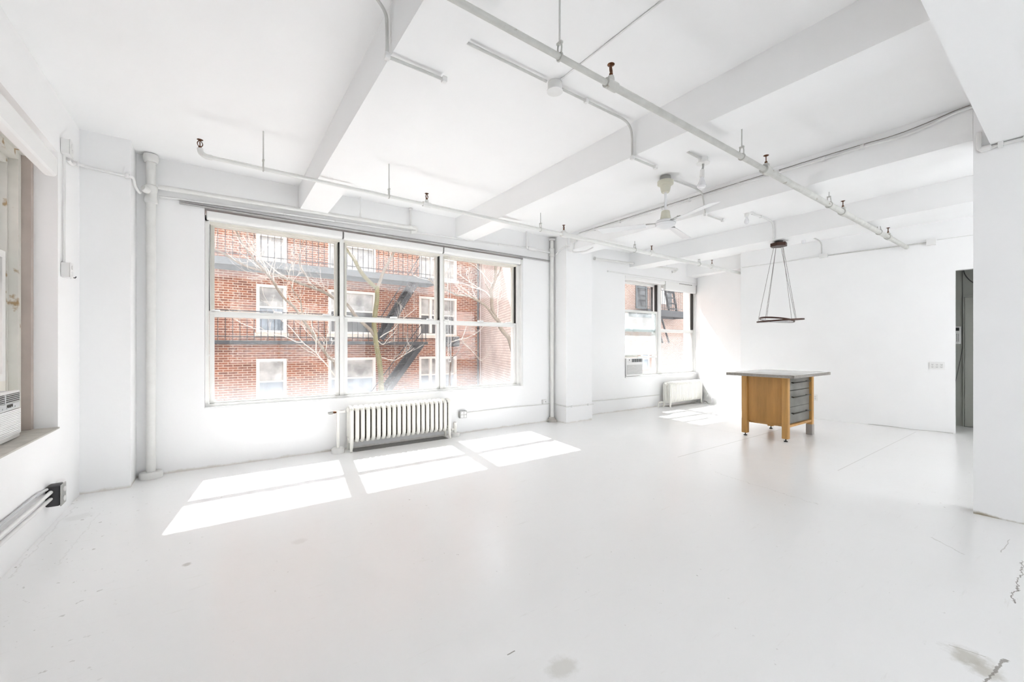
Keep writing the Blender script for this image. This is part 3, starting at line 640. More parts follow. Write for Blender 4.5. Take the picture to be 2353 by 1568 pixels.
MB().tube(smooth_pts([(4.16, 5.41, CZ - .001), (4.16, 5.41, 3.05), (4.16, 5.41, 2.965), (4.175, 5.41, 2.945), (4.21, 5.41, 2.94), (4.40, 5.41, 2.935), (4.665, 5.415, 2.93)], 5), .016, 10).build('pipe', 'conduit', o)
MB().tube([(4.19, 5.41, 2.942), (4.34, 5.41, 2.936)], .026, 10).build('elbow', 'conduit', o)
# pipe beyond the pier
A, B = (5.42, 5.40), (9.32, 5.26)
c0 = online(1365, 594, A, B); c1 = online(1555, 619, A, B)
o = thing('heating_pipe', 'white heating pipe above the far window with a bent end', 'pipe', ((c0.x + c1.x) / 2, 5.35, c0.z))
MB().tube([c0, c1], .021, 12).build('pipe', 'pipe', o)
MB().tube(smooth_pts([c1 + Vector((-.02, 0, 0)), c1 + Vector((.03, .01, 0)), c1 + Vector((.03, .06, -.03)), c1 + Vector((-.04, .09, -.05))]), .026, 10).build('elbow', 'pipe', o)
MB().lathe([(.021, 0), (.034, .0), (.034, .03), (.021, .03)], c0 + Vector((.012, 0, 0)), (1, 0, 0), 12).build('coupling', 'pipe', o)
x = c0.x + (c1.x - c0.x) * .86
MB().tube([(x, c0.y + (c1.y - c0.y) * .86, c1.z + .02), (x, c0.y + (c1.y - c0.y) * .86, CZ - .001)], .0035, 6).build('hanger_rod', 'conduit', o)
# ------------------------------------------------------------------ sprinkler lines
def head(m, x, y, z, ang=0):
    """upright bronze sprinkler head with frame arms and round deflector"""
    k = .82; vs0 = len(m.v); o_ = Vector((x, y, z))
    m.lathe([(.012, 0), (.014, .0), (.014, .02), (.009, .024)], (x, y, z), (0, 0, 1), 10)
    dx, dy = math.cos(ang), math.sin(ang)
    for s in (-1, 1):
        m.tube(smooth_pts([(x + s * dx * .010, y + s * dy * .010, z + .02), (x + s * dx * .021, y + s * dy * .021, z + .035), (x + s * dx * .021, y + s * dy * .021, z + .055), (x + s * dx * .006, y + s * dy * .006, z + .078)], 4), .0042, 6)
    m.tube([(x, y, z + .02), (x, y, z + .07)], .0045, 6)
    m.lathe([(.005, 0), (.012, .008), (.025, .012), (.027, .015), (.022, .017), (.004, .017)], (x, y, z + .072), (0, 0, 1), 16)
    for i in range(vs0, len(m.v)): m.v[i] = o_ + (m.v[i] - o_) * k
def sprinkler(name, lab, x0, x1, y0, y1, z0, z1, r, heads, hangs, elbow_end, mat):
    o = thing(name, lab, 'sprinkler pipe', ((x0 + x1) / 2, (y0 + y1) / 2, (z0 + z1) / 2))
    at = lambda x: Vector((x, y0 + (y1 - y0) * (x - x0) / (x1 - x0), z0 + (z1 - z0) * (x - x0) / (x1 - x0)))
    hs_ = [h for h in heads if h > x0 + .01][:len(r) - 1]; xs_ = [x0] + hs_ + [x1]
    if len(xs_) - 1 < len(r): r = r[-(len(xs_) - 1):] if elbow_end is False else r[:len(xs_) - 1]
    m = MB()
    for q in range(len(xs_) - 1): m.tube([at(xs_[q]), at(xs_[q + 1])], r[q], 16)
    m.build('pipe', mat, o)
    def rad(x):
        for q in range(len(xs_) - 1):
            if x <= xs_[q + 1] + 1e-6: return rl[q]
        return rl[-1]
    rl = list(r)
    for i, x in enumerate(heads):
        p = at(x); c = MB(); r = max(rad(x - .01), rad(x + .01))
        if i == 0 and elbow_end:
            r = rad(x + .01)
            c.tube(smooth_pts([p + Vector((.05, 0, 0)), p + Vector((.01, 0, 0)), p + Vector((-.022, 0, .02)), p + Vector((-.03, 0, .055))], 4), [r * 1.3] * 13, 12); hp = p + Vector((-.03, 0, .055))
        else:
            c.tube([p + Vector((-.045, 0, 0)), p + Vector((.045, 0, 0))], r * 1.32, 14); c.lathe([(r * 1.1, 0), (r * .95, r + .02), (.018, r + .03)], p, (0, 0, 1), 12); hp = p + Vector((0, 0, r + .03))
        c.build('tee_fitting', mat, o)
        m = MB(); head(m, hp.x, hp.y, hp.z, .35); m.build('sprinkler_head', 'brass', o)
    for x, zt in hangs:
        p = at(x); r = rad(x)
        m = MB(); m.tube([p + Vector((0, 0, r + .05)), (p.x, p.y, zt - .001)], .0055, 8); m.build('hanger_rod', 'cgrey_shade', o)
        m = MB(); m.tube([(p.x, p.y + (r + .004) * math.cos(t), p.z + (r + .004) * math.sin(t)) for t in [k * PI / 8 for k in range(16)]], .0055, 6, closed=True)
        for s in (-1, 1): m.tube([(p.x, p.y + s * r * .75, p.z + r * .7), (p.x, p.y + s * .016, p.z + r + .03), (p.x, p.y + s * .012, p.z + r + .06)], .005, 6)
        m.box(p.x - .008, p.x + .008, p.y - .018, p.y + .018, p.z + r + .052, p.z + r + .064); m.build('hanger_clamp', 'pipe_old', o)
    return o
yn, zn = 1.655, 2.868
def xat(u, v, y): return ony(u, v, y).x
near_heads = [xat(1405, 205, yn), xat(1762, 403, yn), xat(1939, 494, yn), xat(2043, 551, yn)]
near_h = [(xat(1287, 135, yn), CZ), (xat(1706, 365, yn), CZ), (xat(1907, 474, yn), CZ), (xat(2022, 541, yn), CZ)]
sprinkler('sprinkler_pipe', 'nearer grey white sprinkler pipe hung diagonally across the top of the view', -.98, 8.866, yn, 1.667, zn - .005, zn + .005, [.0165, .0215, .029, .031], near_heads, near_h, False, 'pipe_old')
ya, za = 4.245, 2.865
far_heads = [xat(470, 366, ya), xat(980, 476, ya), xat(1294, 543, ya), xat(1495, 587, ya), xat(1633, 616, ya)]
far_h = [(xat(605, 394, ya), CZ), (xat(893.5, 457, ya), CZ), (xat(1241, 531, ya), CZ), (xat(1456.5, 579, ya), CZ), (xat(1603.5, 609, ya), CZ)]
sprinkler('sprinkler_pipe', 'farther white sprinkler pipe running parallel to the window wall', far_heads[0], 8.93, ya, ya - .03, za + .012, za - .03, [.0165, .021, .029], far_heads, far_h, True, 'pipe')
# ------------------------------------------------------------------ conduits and boxes
def conduit(name, lab, P, r=.0105, mat='conduit', straps=(), sm=True, cat='conduit', strapmat='conduit'):
    c = sum((Vector(p) for p in P), Vector()) / len(P); o = thing(name, lab, cat, c)
    MB().tube(smooth_pts(P, 5) if sm else P, r, 10).build('tube', mat, o)
    for (p, d) in straps:
        p, d = Vector(p), Vector(d); MB().obox(p, d, (0, 0, 1), d.cross(Vector((0, 0, 1))), .014, r + .007, r + .007, .003).build('clamp', strapmat, o)
    return o
R_ = .0105
zc = CZ - .021; zb = BZ - .021; YC = 2.24
conduit('conduit', 'shaded conduit dropping down the first beam and crossing under it', [(.45, 2.13, zc), (.66, 2.22, zc), (.725, 2.255, zc - .01), (.752, 2.255, zc - .05), (.757, 2.25, 3.08), (.757, 2.245, 2.97), (.757, 2.24, zb), (.79, 2.24, zb - .001), (.93, 2.24, zb), (1.10, 2.24, zb)], .0092, 'cgrey_shade', [((.756, 2.24, zb), (1, 0, 0)), ((1.10, 2.24, zb), (1, 0, 0))])
conduit('conduit', 'shaded conduit along the ceiling into the round junction box', [(1.10, YC, zc), (1.4, YC, zc), (1.90, YC, zc)], .0092, 'cgrey_shade', sm=False)
o = thing('junction_box', 'round white junction box on the ceiling between the first two beams', 'junction box', (1.98, YC, CZ - .06))
MB().lathe([(.05, 0), (.052, .01), (.052, .055)], (1.98, YC, CZ - .057), (0, 0, 1), 24).build('box_body', 'pipe', o)
MB().lathe([(.02, 0), (.058, .001), (.058, .008), (.05, .009)], (1.98, YC, CZ - .068), (0, 0, 1), 24).build('cover', 'conduit', o)
conduit('conduit', 'shaded conduit from the junction box bending down over the second beam', [(2.05, YC, zc), (2.3, YC, zc), (2.55, YC, zc), (2.74, YC, zc - .002), (2.82, YC, zc - .04), (2.845, YC, zc - .11), (2.848, YC, 3.0), (2.848, YC, 2.93), (2.85, YC, zb), (2.90, YC, zb), (3.02, YC, zb), (3.175, YC, zb)], .0092, 'cgrey_shade', [((2.85, YC, zb), (1, 0, 0)), ((3.17, YC, zb), (1, 0, 0)), ((2.3, YC, zc), (1, 0, 0))])
conduit('wire_cable', 'thin white cable running along the ceiling away from the junction box', [(1.985, 2.175, CZ - .006), (1.985, 1.6, CZ - .006), (1.99, .9, CZ - .006), (1.985, .432, CZ - .006)], .0055, 'conduit', sm=False, cat='cable')
# conduit along the third beam
xb3 = 4.800
pts = [(xb3, 5.02, 3.135), (xb3, 4.6, 3.14), (xb3, 3.6, 3.138), (xb3, 2.65, 3.138), (xb3, 1.6, 3.13), (xb3, 1.15, 3.125), (xb3, .95, 3.115), (xb3, .80, 3.13), (xb3, .62, 3.17), (xb3, .50, 3.172)]
conduit('conduit', 'long white conduit clipped along the upper edge of the third beam', pts, .011, 'conduit', [((xb3, y, 3.138 - (0 if y > 1.5 else .008)), (0, 1, 0)) for y in (4.5, 4.0, 3.3, 2.9, 2.3, 1.9, 1.5, 1.2)])
conduit('wire_cable', 'dark thin cable tucked above the conduit of the third beam', [(4.816, 4.85, 3.166), (4.816, 3.0, 3.168), (4.816, 2.0, 3.166), (4.816, 1.3, 3.162), (4.816, 1.0, 3.152), (4.816, .80, 3.168), (4.816, .62, 3.197), (4.816, .54, 3.201)], .0024, 'grime', cat='cable')
o = thing('junction_box', 'small white box where the conduits meet at the window pier', 'junction box', (4.80, 4.95, 3.02))
MB().box(4.775, 4.818, 4.90, 5.02, 3.03, 3.12, .004).build('box_body', 'conduit', o)
MB().box(4.770, 4.7745, 4.905, 5.015, 3.035, 3.115, .001).build('cover', 'plastic', o)
conduit('conduit', 'short bent conduit hanging under the box at the window pier', [(4.79, 4.96, 3.028), (4.792, 4.97, 2.96), (4.788, 4.98, 2.90), (4.78, 4.93, 2.862), (4.78, 4.80, 2.84), (4.78, 4.65, 2.83), (4.79, 4.52, 2.86)], .011, 'conduit')
conduit('conduit', 'short white conduit curving from the slim riser to the pier', [(4.757, 5.36, 2.90), (4.768, 5.30, 2.94), (4.776, 5.20, 2.985), (4.777, 5.12, 2.99), (4.775, 5.04, 2.98)], .012, 'conduit')
# fan feed, spot feed, bulb feeds
conduit('conduit', 'shaded conduit from the ceiling fan bending down the third beam', [(4.16, 2.735, zc), (4.4, 2.725, zc), (4.58, 2.72, zc), (4.68, 2.715, zc - .012), (4.735, 2.71, zc - .03), (4.758, 2.705, zc - .06), (4.762, 2.70, 3.10), (4.792, 2.70, 3.0), (4.797, 2.69, 2.94), (4.80, 2.69, zb), (4.84, 2.69, zb), (5.0, 2.69, zb), (5.205, 2.69, zb)], .0092, 'cgrey_shade', [((4.797, 2.69, zb), (1, 0, 0)), ((5.20, 2.69, zb), (1, 0, 0))])
o = thing('spot_lamp', 'white reflector bulb hanging from a ceiling box beside the fan', 'lamp', (3.98, 2.26, 2.85))
MB().tube([(3.70, 2.255, zc), (3.94, 2.26, zc)], .011, 8).build('feed_conduit', 'cgrey_shade', o)
MB().lathe([(.045, 0), (.045, .05)], (3.985, 2.26, CZ - .051), (0, 0, 1), 20).build('ceiling_box', 'conduit', o)
MB().lathe([(.015, 0), (.062, .002), (.062, .009), (.02, .010)], (3.985, 2.26, CZ - .064), (0, 0, 1), 20).build('cover_plate', 'plastic', o)
MB().tube([(3.985, 2.26, CZ - .064), (3.985, 2.26, CZ - .095), (3.975, 2.262, CZ - .125)], [.012, .01, .012], 10).build('swivel', 'steel', o)
ax = Vector((-.06, .01, -1)).normalized(); b0 = Vector((3.975, 2.262, CZ - .12))
MB().lathe([(.012, 0), (.021, .006), (.024, .075), (.020, .08)], b0, ax, 16).build('lamp_socket', 'plastic', o)
MB().lathe([(.016, 0), (.019, .02), (.026, .045), (.041, .078), (.044, .095), (.035, .11), (.0, .117)], b0 + ax * .08, ax, 20).build('reflector_bulb', 'bulb', o)
def bare(loc, lab, plate, r=.03):
    o = thing('bare_bulb', lab, 'lamp', loc); x, y, z = loc
    if plate: MB().box(x - .05, x + .11, y - .05, y + .05, CZ - .022, CZ - .0005, .006).build('ceiling_plate', 'conduit', o)
    MB().lathe([(.028, 0), (.028, .04), (.02, .05)], (x, y, CZ - (.075 if plate else .051)), (0, 0, 1), 14).build('lamp_socket', 'plastic', o)
    zt = CZ - (.075 if plate else .051)
    MB().lathe([(.013, 0), (.014, -.02), (.024, -.042), (.031, -.064), (.028, -.085), (.014, -.10), (0, -.103)], (x, y, zt), (0, 0, 1), 18).build('glass_bulb', 'bulb', o)
    return o
bare((6.07, 2.80, 3.03), 'bare white bulb on a ceiling plate left of the pendant', True)
bare((8.13, 2.82, 3.06), 'bare white bulb low behind the pendant canopy near the far wall', False)
conduit('conduit', 'white conduit bending down the fourth beam above the pendant', [(6.18, 2.78, zc), (6.4, 2.765, zc), (6.66, 2.76, zc), (6.77, 2.76, zc - .02), (6.808, 2.758, zc - .08), (6.818, 2.757, 3.05), (6.819, 2.757, 2.945)], .011, 'conduit', [((6.42, 2.765, zc), (1, 0, 0)), ((6.818, 2.757, 2.940), (1, 0, 0))])
conduit('conduit', 'short shaded conduit bending from the ceiling down the far wall', [(8.35, 2.775, zc), (8.55, 2.77, zc), (8.70, 2.768, zc - .015), (8.755, 2.765, zc - .06), (8.766, 2.765, 3.08), (8.768, 2.765, 2.965)], .0092, 'cgrey_shade')
# far wall line
def fw_box(name, s, z, hs, hz, lab, dpt=.05):
    c = wf(s, -.001 - dpt / 2); o = thing(name, lab, 'junction box', (*c, z - hz))
    E = (ef.x, ef.y, 0); Nn = (nf.x, nf.y, 0)
    MB().obox((*c, z), E, Nn, (0, 0, 1), hs, dpt / 2, hz, .003).build('box_body', 'conduit', o)
    c2 = wf(s, -dpt - .003); MB().obox((*c2, z), E, Nn, (0, 0, 1), hs * .97, .002, hz * .97, .001).build('cover', 'plastic', o); return o
def sf(p): return (Vector((p.x, p.y)) - Vector(FB)).dot(ef)
s_a = sf(online(1893, 588, FA, FB)); s_b = sf(online(2140, 558, FA, FB)); s_0 = sf(online(1706, 617, FA, FB)); s_1 = sf(online(2233, 540, FA, FB))
fw_box('junction_box', s_a, 2.915, .06, .03, 'small flat white junction box on the far wall right of the pendant')
fw_box('junction_box', s_b, 2.905, .052, .048, 'square white junction box with cover high on the far wall by the doorway')
def fl_(s, z, n=-.012): return (*wf(s, n), z)
conduit('conduit', 'thin white conduit on the far wall left of the flat junction box', [fl_(s_0, 2.90), fl_(s_a - .065, 2.912)], .009, 'conduit', sm=False)
conduit('conduit', 'shaded white conduit on the far wall between the two junction boxes', [fl_(s_a + .065, 2.915), fl_(s_b - .056, 2.91)], .0092, 'cgrey_shade', sm=False)
conduit('wire_cable', 'thin cable leaving the square junction box on the far wall', [fl_(s_b + .056, 2.93, -.006), fl_(s_1 + .4, 2.935, -.006)], .004, 'pipe', sm=False, cat='cable')
# soffit pipe
o = conduit('conduit', 'white conduit with fittings under the ceiling soffit at the upper right', [(4.772, .02, 2.815), (4.772, .2, 2.815), (4.772, .43, 2.815)], .0125, 'conduit', [((4.772, .26, 2.815), (0, 1, 0)), ((4.772, .38, 2.815), (0, 1, 0))], sm=False)
MB().lathe([(.012, 0), (.022, .004), (.022, .05), (.014, .06)], (4.772, .425, 2.815), (0, 1, 0), 12).tube(smooth_pts([(4.772, .47, 2.815), (4.772, .485, 2.825), (4.772, .488, 2.87), (4.774, .488, 2.95)], 4), .015, 8).build('elbow', 'conduit', o)
# ------------------------------------------------------------------ left wall electrics
def wallbox_x(name, lab, y0, y1, z0, z1, d, gangs, body='plastic', cat='outlet', dark=False):
    o = thing(name, lab, cat, (XL + .002, (y0 + y1) / 2, z0))
    MB().box(XL + .001, XL + d, y0, y1, z0, z1, .006).build('box_body', body, o)
    MB().box(XL + d + .0005, XL + d + .005, y0 - .002, y1 + .002, z0 - .002, z1 + .002, .002).build('face_plate', body, o)
    for k in range(gangs):
        yc = y0 + (y1 - y0) * (k + .5) / gangs
        for q in (.3, .7):
            zc_ = z0 + (z1 - z0) * q
            MB().lathe([(.0, 0), (.016, 0), (.016, .004), (.0, .005)], (XL + d + .005, yc, zc_), (1, 0, 0), 14).build('receptacle', 'plastic', o)
    return o
wallbox_x('switch_box', 'white double switch box high on the side wall by the corner', 4.60, 4.70, 2.80, 2.915, .05, 1)
wallbox_x('switch_box', 'small white round faced box beside the high switch box', 4.735, 4.80, 2.815, 2.90, .03, 1)
wallbox_x('wall_outlet', 'white outlet box halfway up the side wall below the long conduit', 4.605, 4.685, 1.84, 1.955, .05, 1)
o = thing('hanging_hook', 'small dark hook sticking out of the side wall beside the outlet', 'hook', (XL + .01, 4.86, 1.87))
MB().box(XL + .0005, XL + .006, 4.85, 4.87, 1.86, 1.90, .001).build('hook_plate', 'blackm', o)
MB().tube([(XL + .005, 4.86, 1.87), (XL + .03, 4.865, 1.868), (XL + .034, 4.866, 1.88)], .004, 6).build('hook_arm', 'blackm', o)
conduit('conduit', 'pair of thin white conduits running down the side wall between two boxes', [(XL + .012, 4.635, 2.795), (XL + .012, 4.637, 2.4), (XL + .012, 4.635, 1.962)], .0055, 'conduit')
conduit('conduit', 'second thin white conduit bowing slightly beside the first on the side wall', [(XL + .012, 4.662, 2.795), (XL + .013, 4.67, 2.6), (XL + .012, 4.658, 2.3), (XL + .012, 4.662, 1.962)], .005, 'conduit')
bpy.data.objects[-1] if False else None
conduit('conduit', 'white conduit sagging round the corner pier to the thick riser', [(XL + .02, 4.71, 2.79), (XL + .02, 4.80, 2.785), (XL + .02, 4.92, 2.83), (XL + .025, 5.08, 2.875), (-.95, 5.118, 2.885), (-.83, 5.122, 2.875), (-.70, 5.122, 2.868), (-.655, 5.122, 2.865), (-.642, 5.15, 2.855), (-.640, 5.22, 2.82), (-.625, 5.295, 2.79), (-.612, 5.315, 2.786)], .0125, 'conduit', [((-.68, 5.122, 2.866), (1, 0, 0)), ((XL + .02, 4.90, 2.824), (0, 1, 0))])
o = thing('outlet_box', 'dark grey metal outlet box low on the side wall with two white sockets', 'outlet', (XL + .03, 4.30, .16))
MB().box(XL + .001, XL + .075, 4.25, 4.36, .165, .31, .012).build('box_body', 'iron', o)
MB().box(XL + .0755, XL + .083, 4.248, 4.362, .163, .312, .003).build('face_plate', 'steel', o)
for z in (.205, .272): MB().lathe([(0, 0), (.02, 0), (.02, .006), (0, .007)], (XL + .083, 4.305, z), (1, 0, 0), 14).build('receptacle', 'plastic', o)
o = thing('wall_plate', 'white plate beside the dark outlet box low on the side wall', 'outlet', (XL + .02, 4.52, .16))
MB().box(XL + .001, XL + .045, 4.48, 4.55, .17, .285, .006).build('box_body', 'plastic', o)
MB().lathe([(0, 0), (.012, 0), (.012, .003), (0, .004)], (XL + .0455, 4.515, .25), (1, 0, 0), 12).build('receptacle', 'greypl', o)
conduit('conduit', 'upper white conduit running low along the side wall into the dark box', [(XL + .03, -3.25, .275), (XL + .03, 3.2, .275), (XL + .03, 4.246, .272)], .013, 'conduit', sm=False)
conduit('conduit', 'lower white conduit running low along the side wall into the dark box', [(XL + .03, -3.25, .232), (XL + .03, 3.2, .232), (XL + .03, 4.246, .225)], .012, 'conduit', sm=False)
conduit('conduit', 'thin grey conduit close to the side wall above the white pair', [(XL + .012, -3.25, .318), (XL + .012, 3.4, .318), (XL + .012, 4.02, .312), (XL + .012, 4.246, .296)], .009, 'greypl')
# ------------------------------------------------------------------ window wall electrics
c = ony(1061, 952, YW)
o = thing('outlet_box', 'grey metal box with four sockets right of the near radiator', 'outlet', (c.x, YW - .03, c.z - .05))
MB().box(c.x - .058, c.x + .058, YW - .056, YW - .001, c.z - .055, c.z + .055, .012).build('box_body', 'steel', o)
MB().box(c.x - .056, c.x + .056, YW - .062, YW - .0565, c.z - .053, c.z + .053, .004).build('face_plate', 'track', o)
for dx in (-.025, .025):
    for dz in (-.024, .024): MB().lathe([(0, 0), (.019, 0), (.019, .005), (0, .006)], (c.x + dx, YW - .062, c.z + dz), (0, -1, 0), 14).build('receptacle', 'plastic', o)
g = ony(1249, 924, YW)
o = thing('wall_box', 'small white box just above the low conduit beside the slim riser', 'outlet', (g.x, YW - .02, g.z - .03))
MB().box(g.x - .04, g.x + .04, YW - .035, YW - .001, g.z - .028, g.z + .042, .005).build('box_body', 'plastic', o)
MB().box(g.x - .036, g.x + .036, YW - .040, YW - .0355, g.z - .024, g.z + .038, .002).build('face_plate', 'conduit', o)
MB().lathe([(0, 0), (.006, 0), (.006, .003), (0, .003)], (g.x + .012, YW - .0405, g.z + .007), (0, -1, 0), 10).build('screw_hole', 'dark', o)
yy = YW - .010
conduit('conduit', 'thin conduit along the window wall and round the window pier near the floor', [(c.x + .065, yy, c.z + .012), (3.8, yy, .312), (g.x + .05, yy, .305), (4.762, yy, .305), (4.772, 5.44, .303), (4.772, 5.3, .293), (4.772, 5.113, .282), (5.0, 5.113, .279), (5.428, 5.113, .276), (5.428, 5.15, .275), (5.428, 5.40, .27), (5.44, 5.487, .268), (6.2, 5.46, .258), (7.0, 5.432, .252), (7.79, 5.404, .25)], .0085, 'pipe', [((5.30, 5.113, .277), (1, 0, 0)), ((4.9, 5.113, .28), (1, 0, 0))], sm=False)
# far wall outlets
def fw_plate(name, p, hs, hz, n, lab, cat='outlet'):
    s = sf(p); o = thing(name, lab, cat, (*wf(s, -.004), p.z - hz)); E = (ef.x, ef.y, 0); Nn = (nf.x, nf.y, 0)
    MB().obox((*wf(s, -.0045), p.z), E, Nn, (0, 0, 1), hs, .0035, hz, .002).build('face_plate', 'plastic', o)
    for k in range(n):
        sc = s + hs * 2 * ((k + .5) / n - .5) * .86
        MB().obox((*wf(sc, -.0095), p.z), E, Nn, (0, 0, 1), .017, .0012, .034).build('receptacle', 'conduit', o)
        m = MB()
        for dz in (.017, -.017):
            for ds in (-.006, .006): m.obox((*wf(sc + ds, -.0115), p.z + dz), E, Nn, (0, 0, 1), .0016, .0006, .005)
            m.obox((*wf(sc, -.0115), p.z + dz - .009), E, Nn, (0, 0, 1), .002, .0006, .002)
        m.build('slot', 'grille', o)
    return o
fw_plate('wall_outlet', online(2153, 841, FA, FB), .083, .058, 3, 'wide white triple outlet on the far wall beside the doorway')
fw_plate('wall_outlet', online(1873.5, 914, FA, FB), .036, .058, 1, 'single white outlet on the far wall behind the work table')
# cable at the foot of the far wall
def ffl(u, v, n=-.012, z=.006): p = online(u, v, FA, FB); return (*wf(sf(p), n), z)
conduit('wire_cable', 'thin dark cable lying along the foot of the far wall', [ffl(1995, 976), ffl(2050, 981), ffl(2072, 984, -.05), ffl(2105, 991, -.08), ffl(2130, 993, -.03), ffl(2170, 995), ffl(2190, 996)], .0028, 'steel', cat='cable')
# cords by the far radiator
def cord(P, r=.0055): return smooth_pts(P, 6)
conduit('power_cord', 'white cord looping up beside the far radiator', [(9.075, 5.10, .22), (9.04, 5.02, .30), (9.02, 4.95, .38), (9.00, 4.86, .33), (8.98, 4.79, .16), (8.97, 4.77, .02), (8.95, 4.86, .007), (8.95, 5.02, .007), (9.0, 5.08, .007)], .006, 'plastic', cat='cord')
conduit('power_cord', 'white cord lying slack behind the far radiator foot', [(9.06, 5.10, .13), (9.04, 5.04, .16), (9.02, 4.99, .24), (9.01, 4.93, .20), (9.0, 4.90, .06), (8.985, 4.95, .02), (9.02, 5.06, .025)], .006, 'plastic', cat='cord')
conduit('power_cord', 'dark cord on the floor beside the far radiator', [(9.06, 5.12, .05), (9.05, 5.08, .05), (9.04, 5.05, .045), (9.03, 5.0, .012), (9.015, 4.965, .007)], .006, 'grille', cat='cord')
# ------------------------------------------------------------------ hall intercom and cable
o = thing('intercom', 'white wall intercom with dark screen inside the doorway', 'intercom', (9.89, 1.24, 1.345))
MB().box(9.872, 9.899, 1.205, 1.30, 1.345, 1.63, .004).build('intercom_body', 'plastic', o)
MB().box(9.868, 9.8715, 1.225, 1.28, 1.56, 1.612).build('screen', 'dark', o)
m = MB()
for r_ in range(6):
    for q in range(3): m.box(9.868, 9.8715, 1.228 + q * .02, 1.238 + q * .02, 1.39 + r_ * .022, 1.40 + r_ * .022)
m.build('button', 'grille', o)
conduit('wire_cable', 'dark cable looping down the hall wall inside the doorway', [(9.893, 1.19, 2.70), (9.89, 1.17, 2.50), (9.888, 1.10, 2.36), (9.888, 1.0, 2.28)], .006, 'grille', cat='cable')
conduit('wire_cable', 'thin cable hanging slack below the intercom inside the doorway', [(9.894, 1.192, 2.60), (9.894, 1.19, 1.5), (9.894, 1.195, 1.25), (9.894, 1.235, .95), (9.894, 1.275, .65), (9.894, 1.285, .3)], .003, 'grille', cat='cable')
# ------------------------------------------------------------------ work table
T = thing('work_table', 'oak work table with grey top and three grey drawers standing on the bare floor', 'table', (6.72, 2.66, 0))
lw = .037
X0, X1, Y0, Y1 = 6.30, 7.14, 2.395, 2.925
MB().box(6.05, 7.34, 2.205, 3.075, .8855, .926, .002).build('table_top', 'conc', T)
e = MB(); e.box(6.0475, 6.0498, 2.203, 3.077, .887, .9245).box(6.048, 7.342, 2.2025, 2.2048, .887, .9245).box(7.3402, 7.3425, 2.203, 3.077, .887, .9245)
e.build('edge_band', 'edge', T)
for i, (x, y) in enumerate(((X0, Y0), (X0, Y1), (X1, Y1), (X1, Y0))):
    tp = (i == 3)
    lg = MB().box(x - lw, x + lw, y - lw, y + lw, .002 if tp else .043, .885, .003).build('leg', 'oakleg', T)
    if tp: MB().box(x - lw - .003, x + lw + .003, y - lw - .003, y + lw + .003, .001, .155, .002).build('tape_wrap', 'tape', lg)
    else: MB().lathe([(.022, 0), (.024, .004), (.022, .012), (.008, .015), (.007, .044)], (x, y, .001), (0, 0, 1), 16).build('levelling_foot', 'blackm', lg)
MB().box(X0 - .008, X0 + .012, Y0 + lw, Y1 - lw, .225, .884).build('side_panel', 'oak', T)
MB().box(X1 + .002, X1 + .022, Y0 + lw, Y1 - lw, .225, .884).build('side_panel', 'oak', T)
MB().box(X0 + lw, X1 - lw, Y1 - .01, Y1 + .01, .225, .884).build('back_panel', 'oak', T)
MB().box(X0 + lw, X1 - lw, Y0 - .03, Y1 - .012, .195, .225).build('bottom_rail', 'oakleg', T)
MB().box(X0 + lw + .001, X1 - lw - .001, Y0 + .03, Y0 + .05, .226, .884).build('carcass', 'dark', T)
for z0, z1, hz in ((.695, .880, .80), (.463, .686, .60), (.232, .459, .375)):
    d = MB().box(X0 + lw + .006, X1 - lw - .012, Y0 - .006, Y0 + .016, z0, z1, .002).build('drawer', 'drawer', T)
    m = MB(); yb = Y0 - .045; xa, xb = X0 + .12, X1 - .13
    m.box(xa, xb, yb - .009, yb + .009, hz - .006, hz + .006, .002)
    for x in (xa + .05, xb - .05): m.tube([(x, yb, hz), (x, Y0 - .006, hz)], .007, 8)
    m.build('handle', 'pull', d)
# ------------------------------------------------------------------ pendant
P = thing('pendant_light', 'dark bronze pendant light with two crossed rings on thin cables', 'pendant', (6.98, 2.75, 1.70))
cx, cy = 6.99, 2.755
hexp = [(cx + .115 * math.cos(k * PI / 3 + .2), cy + .115 * math.sin(k * PI / 3 + .2)) for k in range(6)]
MB().prism(hexp, 2.835, 2.885).build('canopy', 'bronze', P)
MB().lathe([(.05, 0), (.06, .034)], (cx, cy, 2.885), (0, 0, 1), 16).build('canopy_neck', 'blackm', P)
def ring(c, R, tilt_axis, tilt, name):
    rot = Matrix.Rotation(tilt, 3, Vector(tilt_axis)); n = 48; hh, ww = .011, .010
    vs = []; fs = []
    for k in range(n):
        a = 2 * PI * k / n
        for (dr, dz) in ((-ww, -hh), (ww, -hh), (ww, hh), (-ww, hh)): vs.append(Vector(c) + rot @ Vector(((R + dr) * math.cos(a), (R + dr) * math.sin(a), dz)))
    for k in range(n):
        j = (k + 1) % n
        for q in range(4): fs.append((k * 4 + q, k * 4 + (q + 1) % 4, j * 4 + (q + 1) % 4, j * 4 + q))
    m = MB(); m.add(vs, fs); o = m.build(name, 'bronze', P)
    vs = []; fs = []
    for k in range(n):
        a = 2 * PI * k / n
        for (dr, dz) in ((-ww - .003, -hh * .8), (-ww - .0005, -hh * .8), (-ww - .0005, hh * .8), (-ww - .003, hh * .8)): vs.append(Vector(c) + rot @ Vector(((R + dr) * math.cos(a), (R + dr) * math.sin(a), dz)))
    for k in range(n):
        j = (k + 1) % n
        for q in range(4): fs.append((k * 4 + q, k * 4 + (q + 1) % 4, j * 4 + (q + 1) % 4, j * 4 + q))
    MB().add(vs, fs).build('light_strip', 'led', o)
    return lambda ang: Vector(c) + rot @ Vector((R * math.cos(ang), R * math.sin(ang), 0))
VR = Vector((RT.x, RT.y, 0)); VF = Vector((FW.x, FW.y, 0))
c_a = Vector((cx, cy, 1.712)) - VR * .03; c_b = Vector((cx, cy, 1.700)) + VR * .02
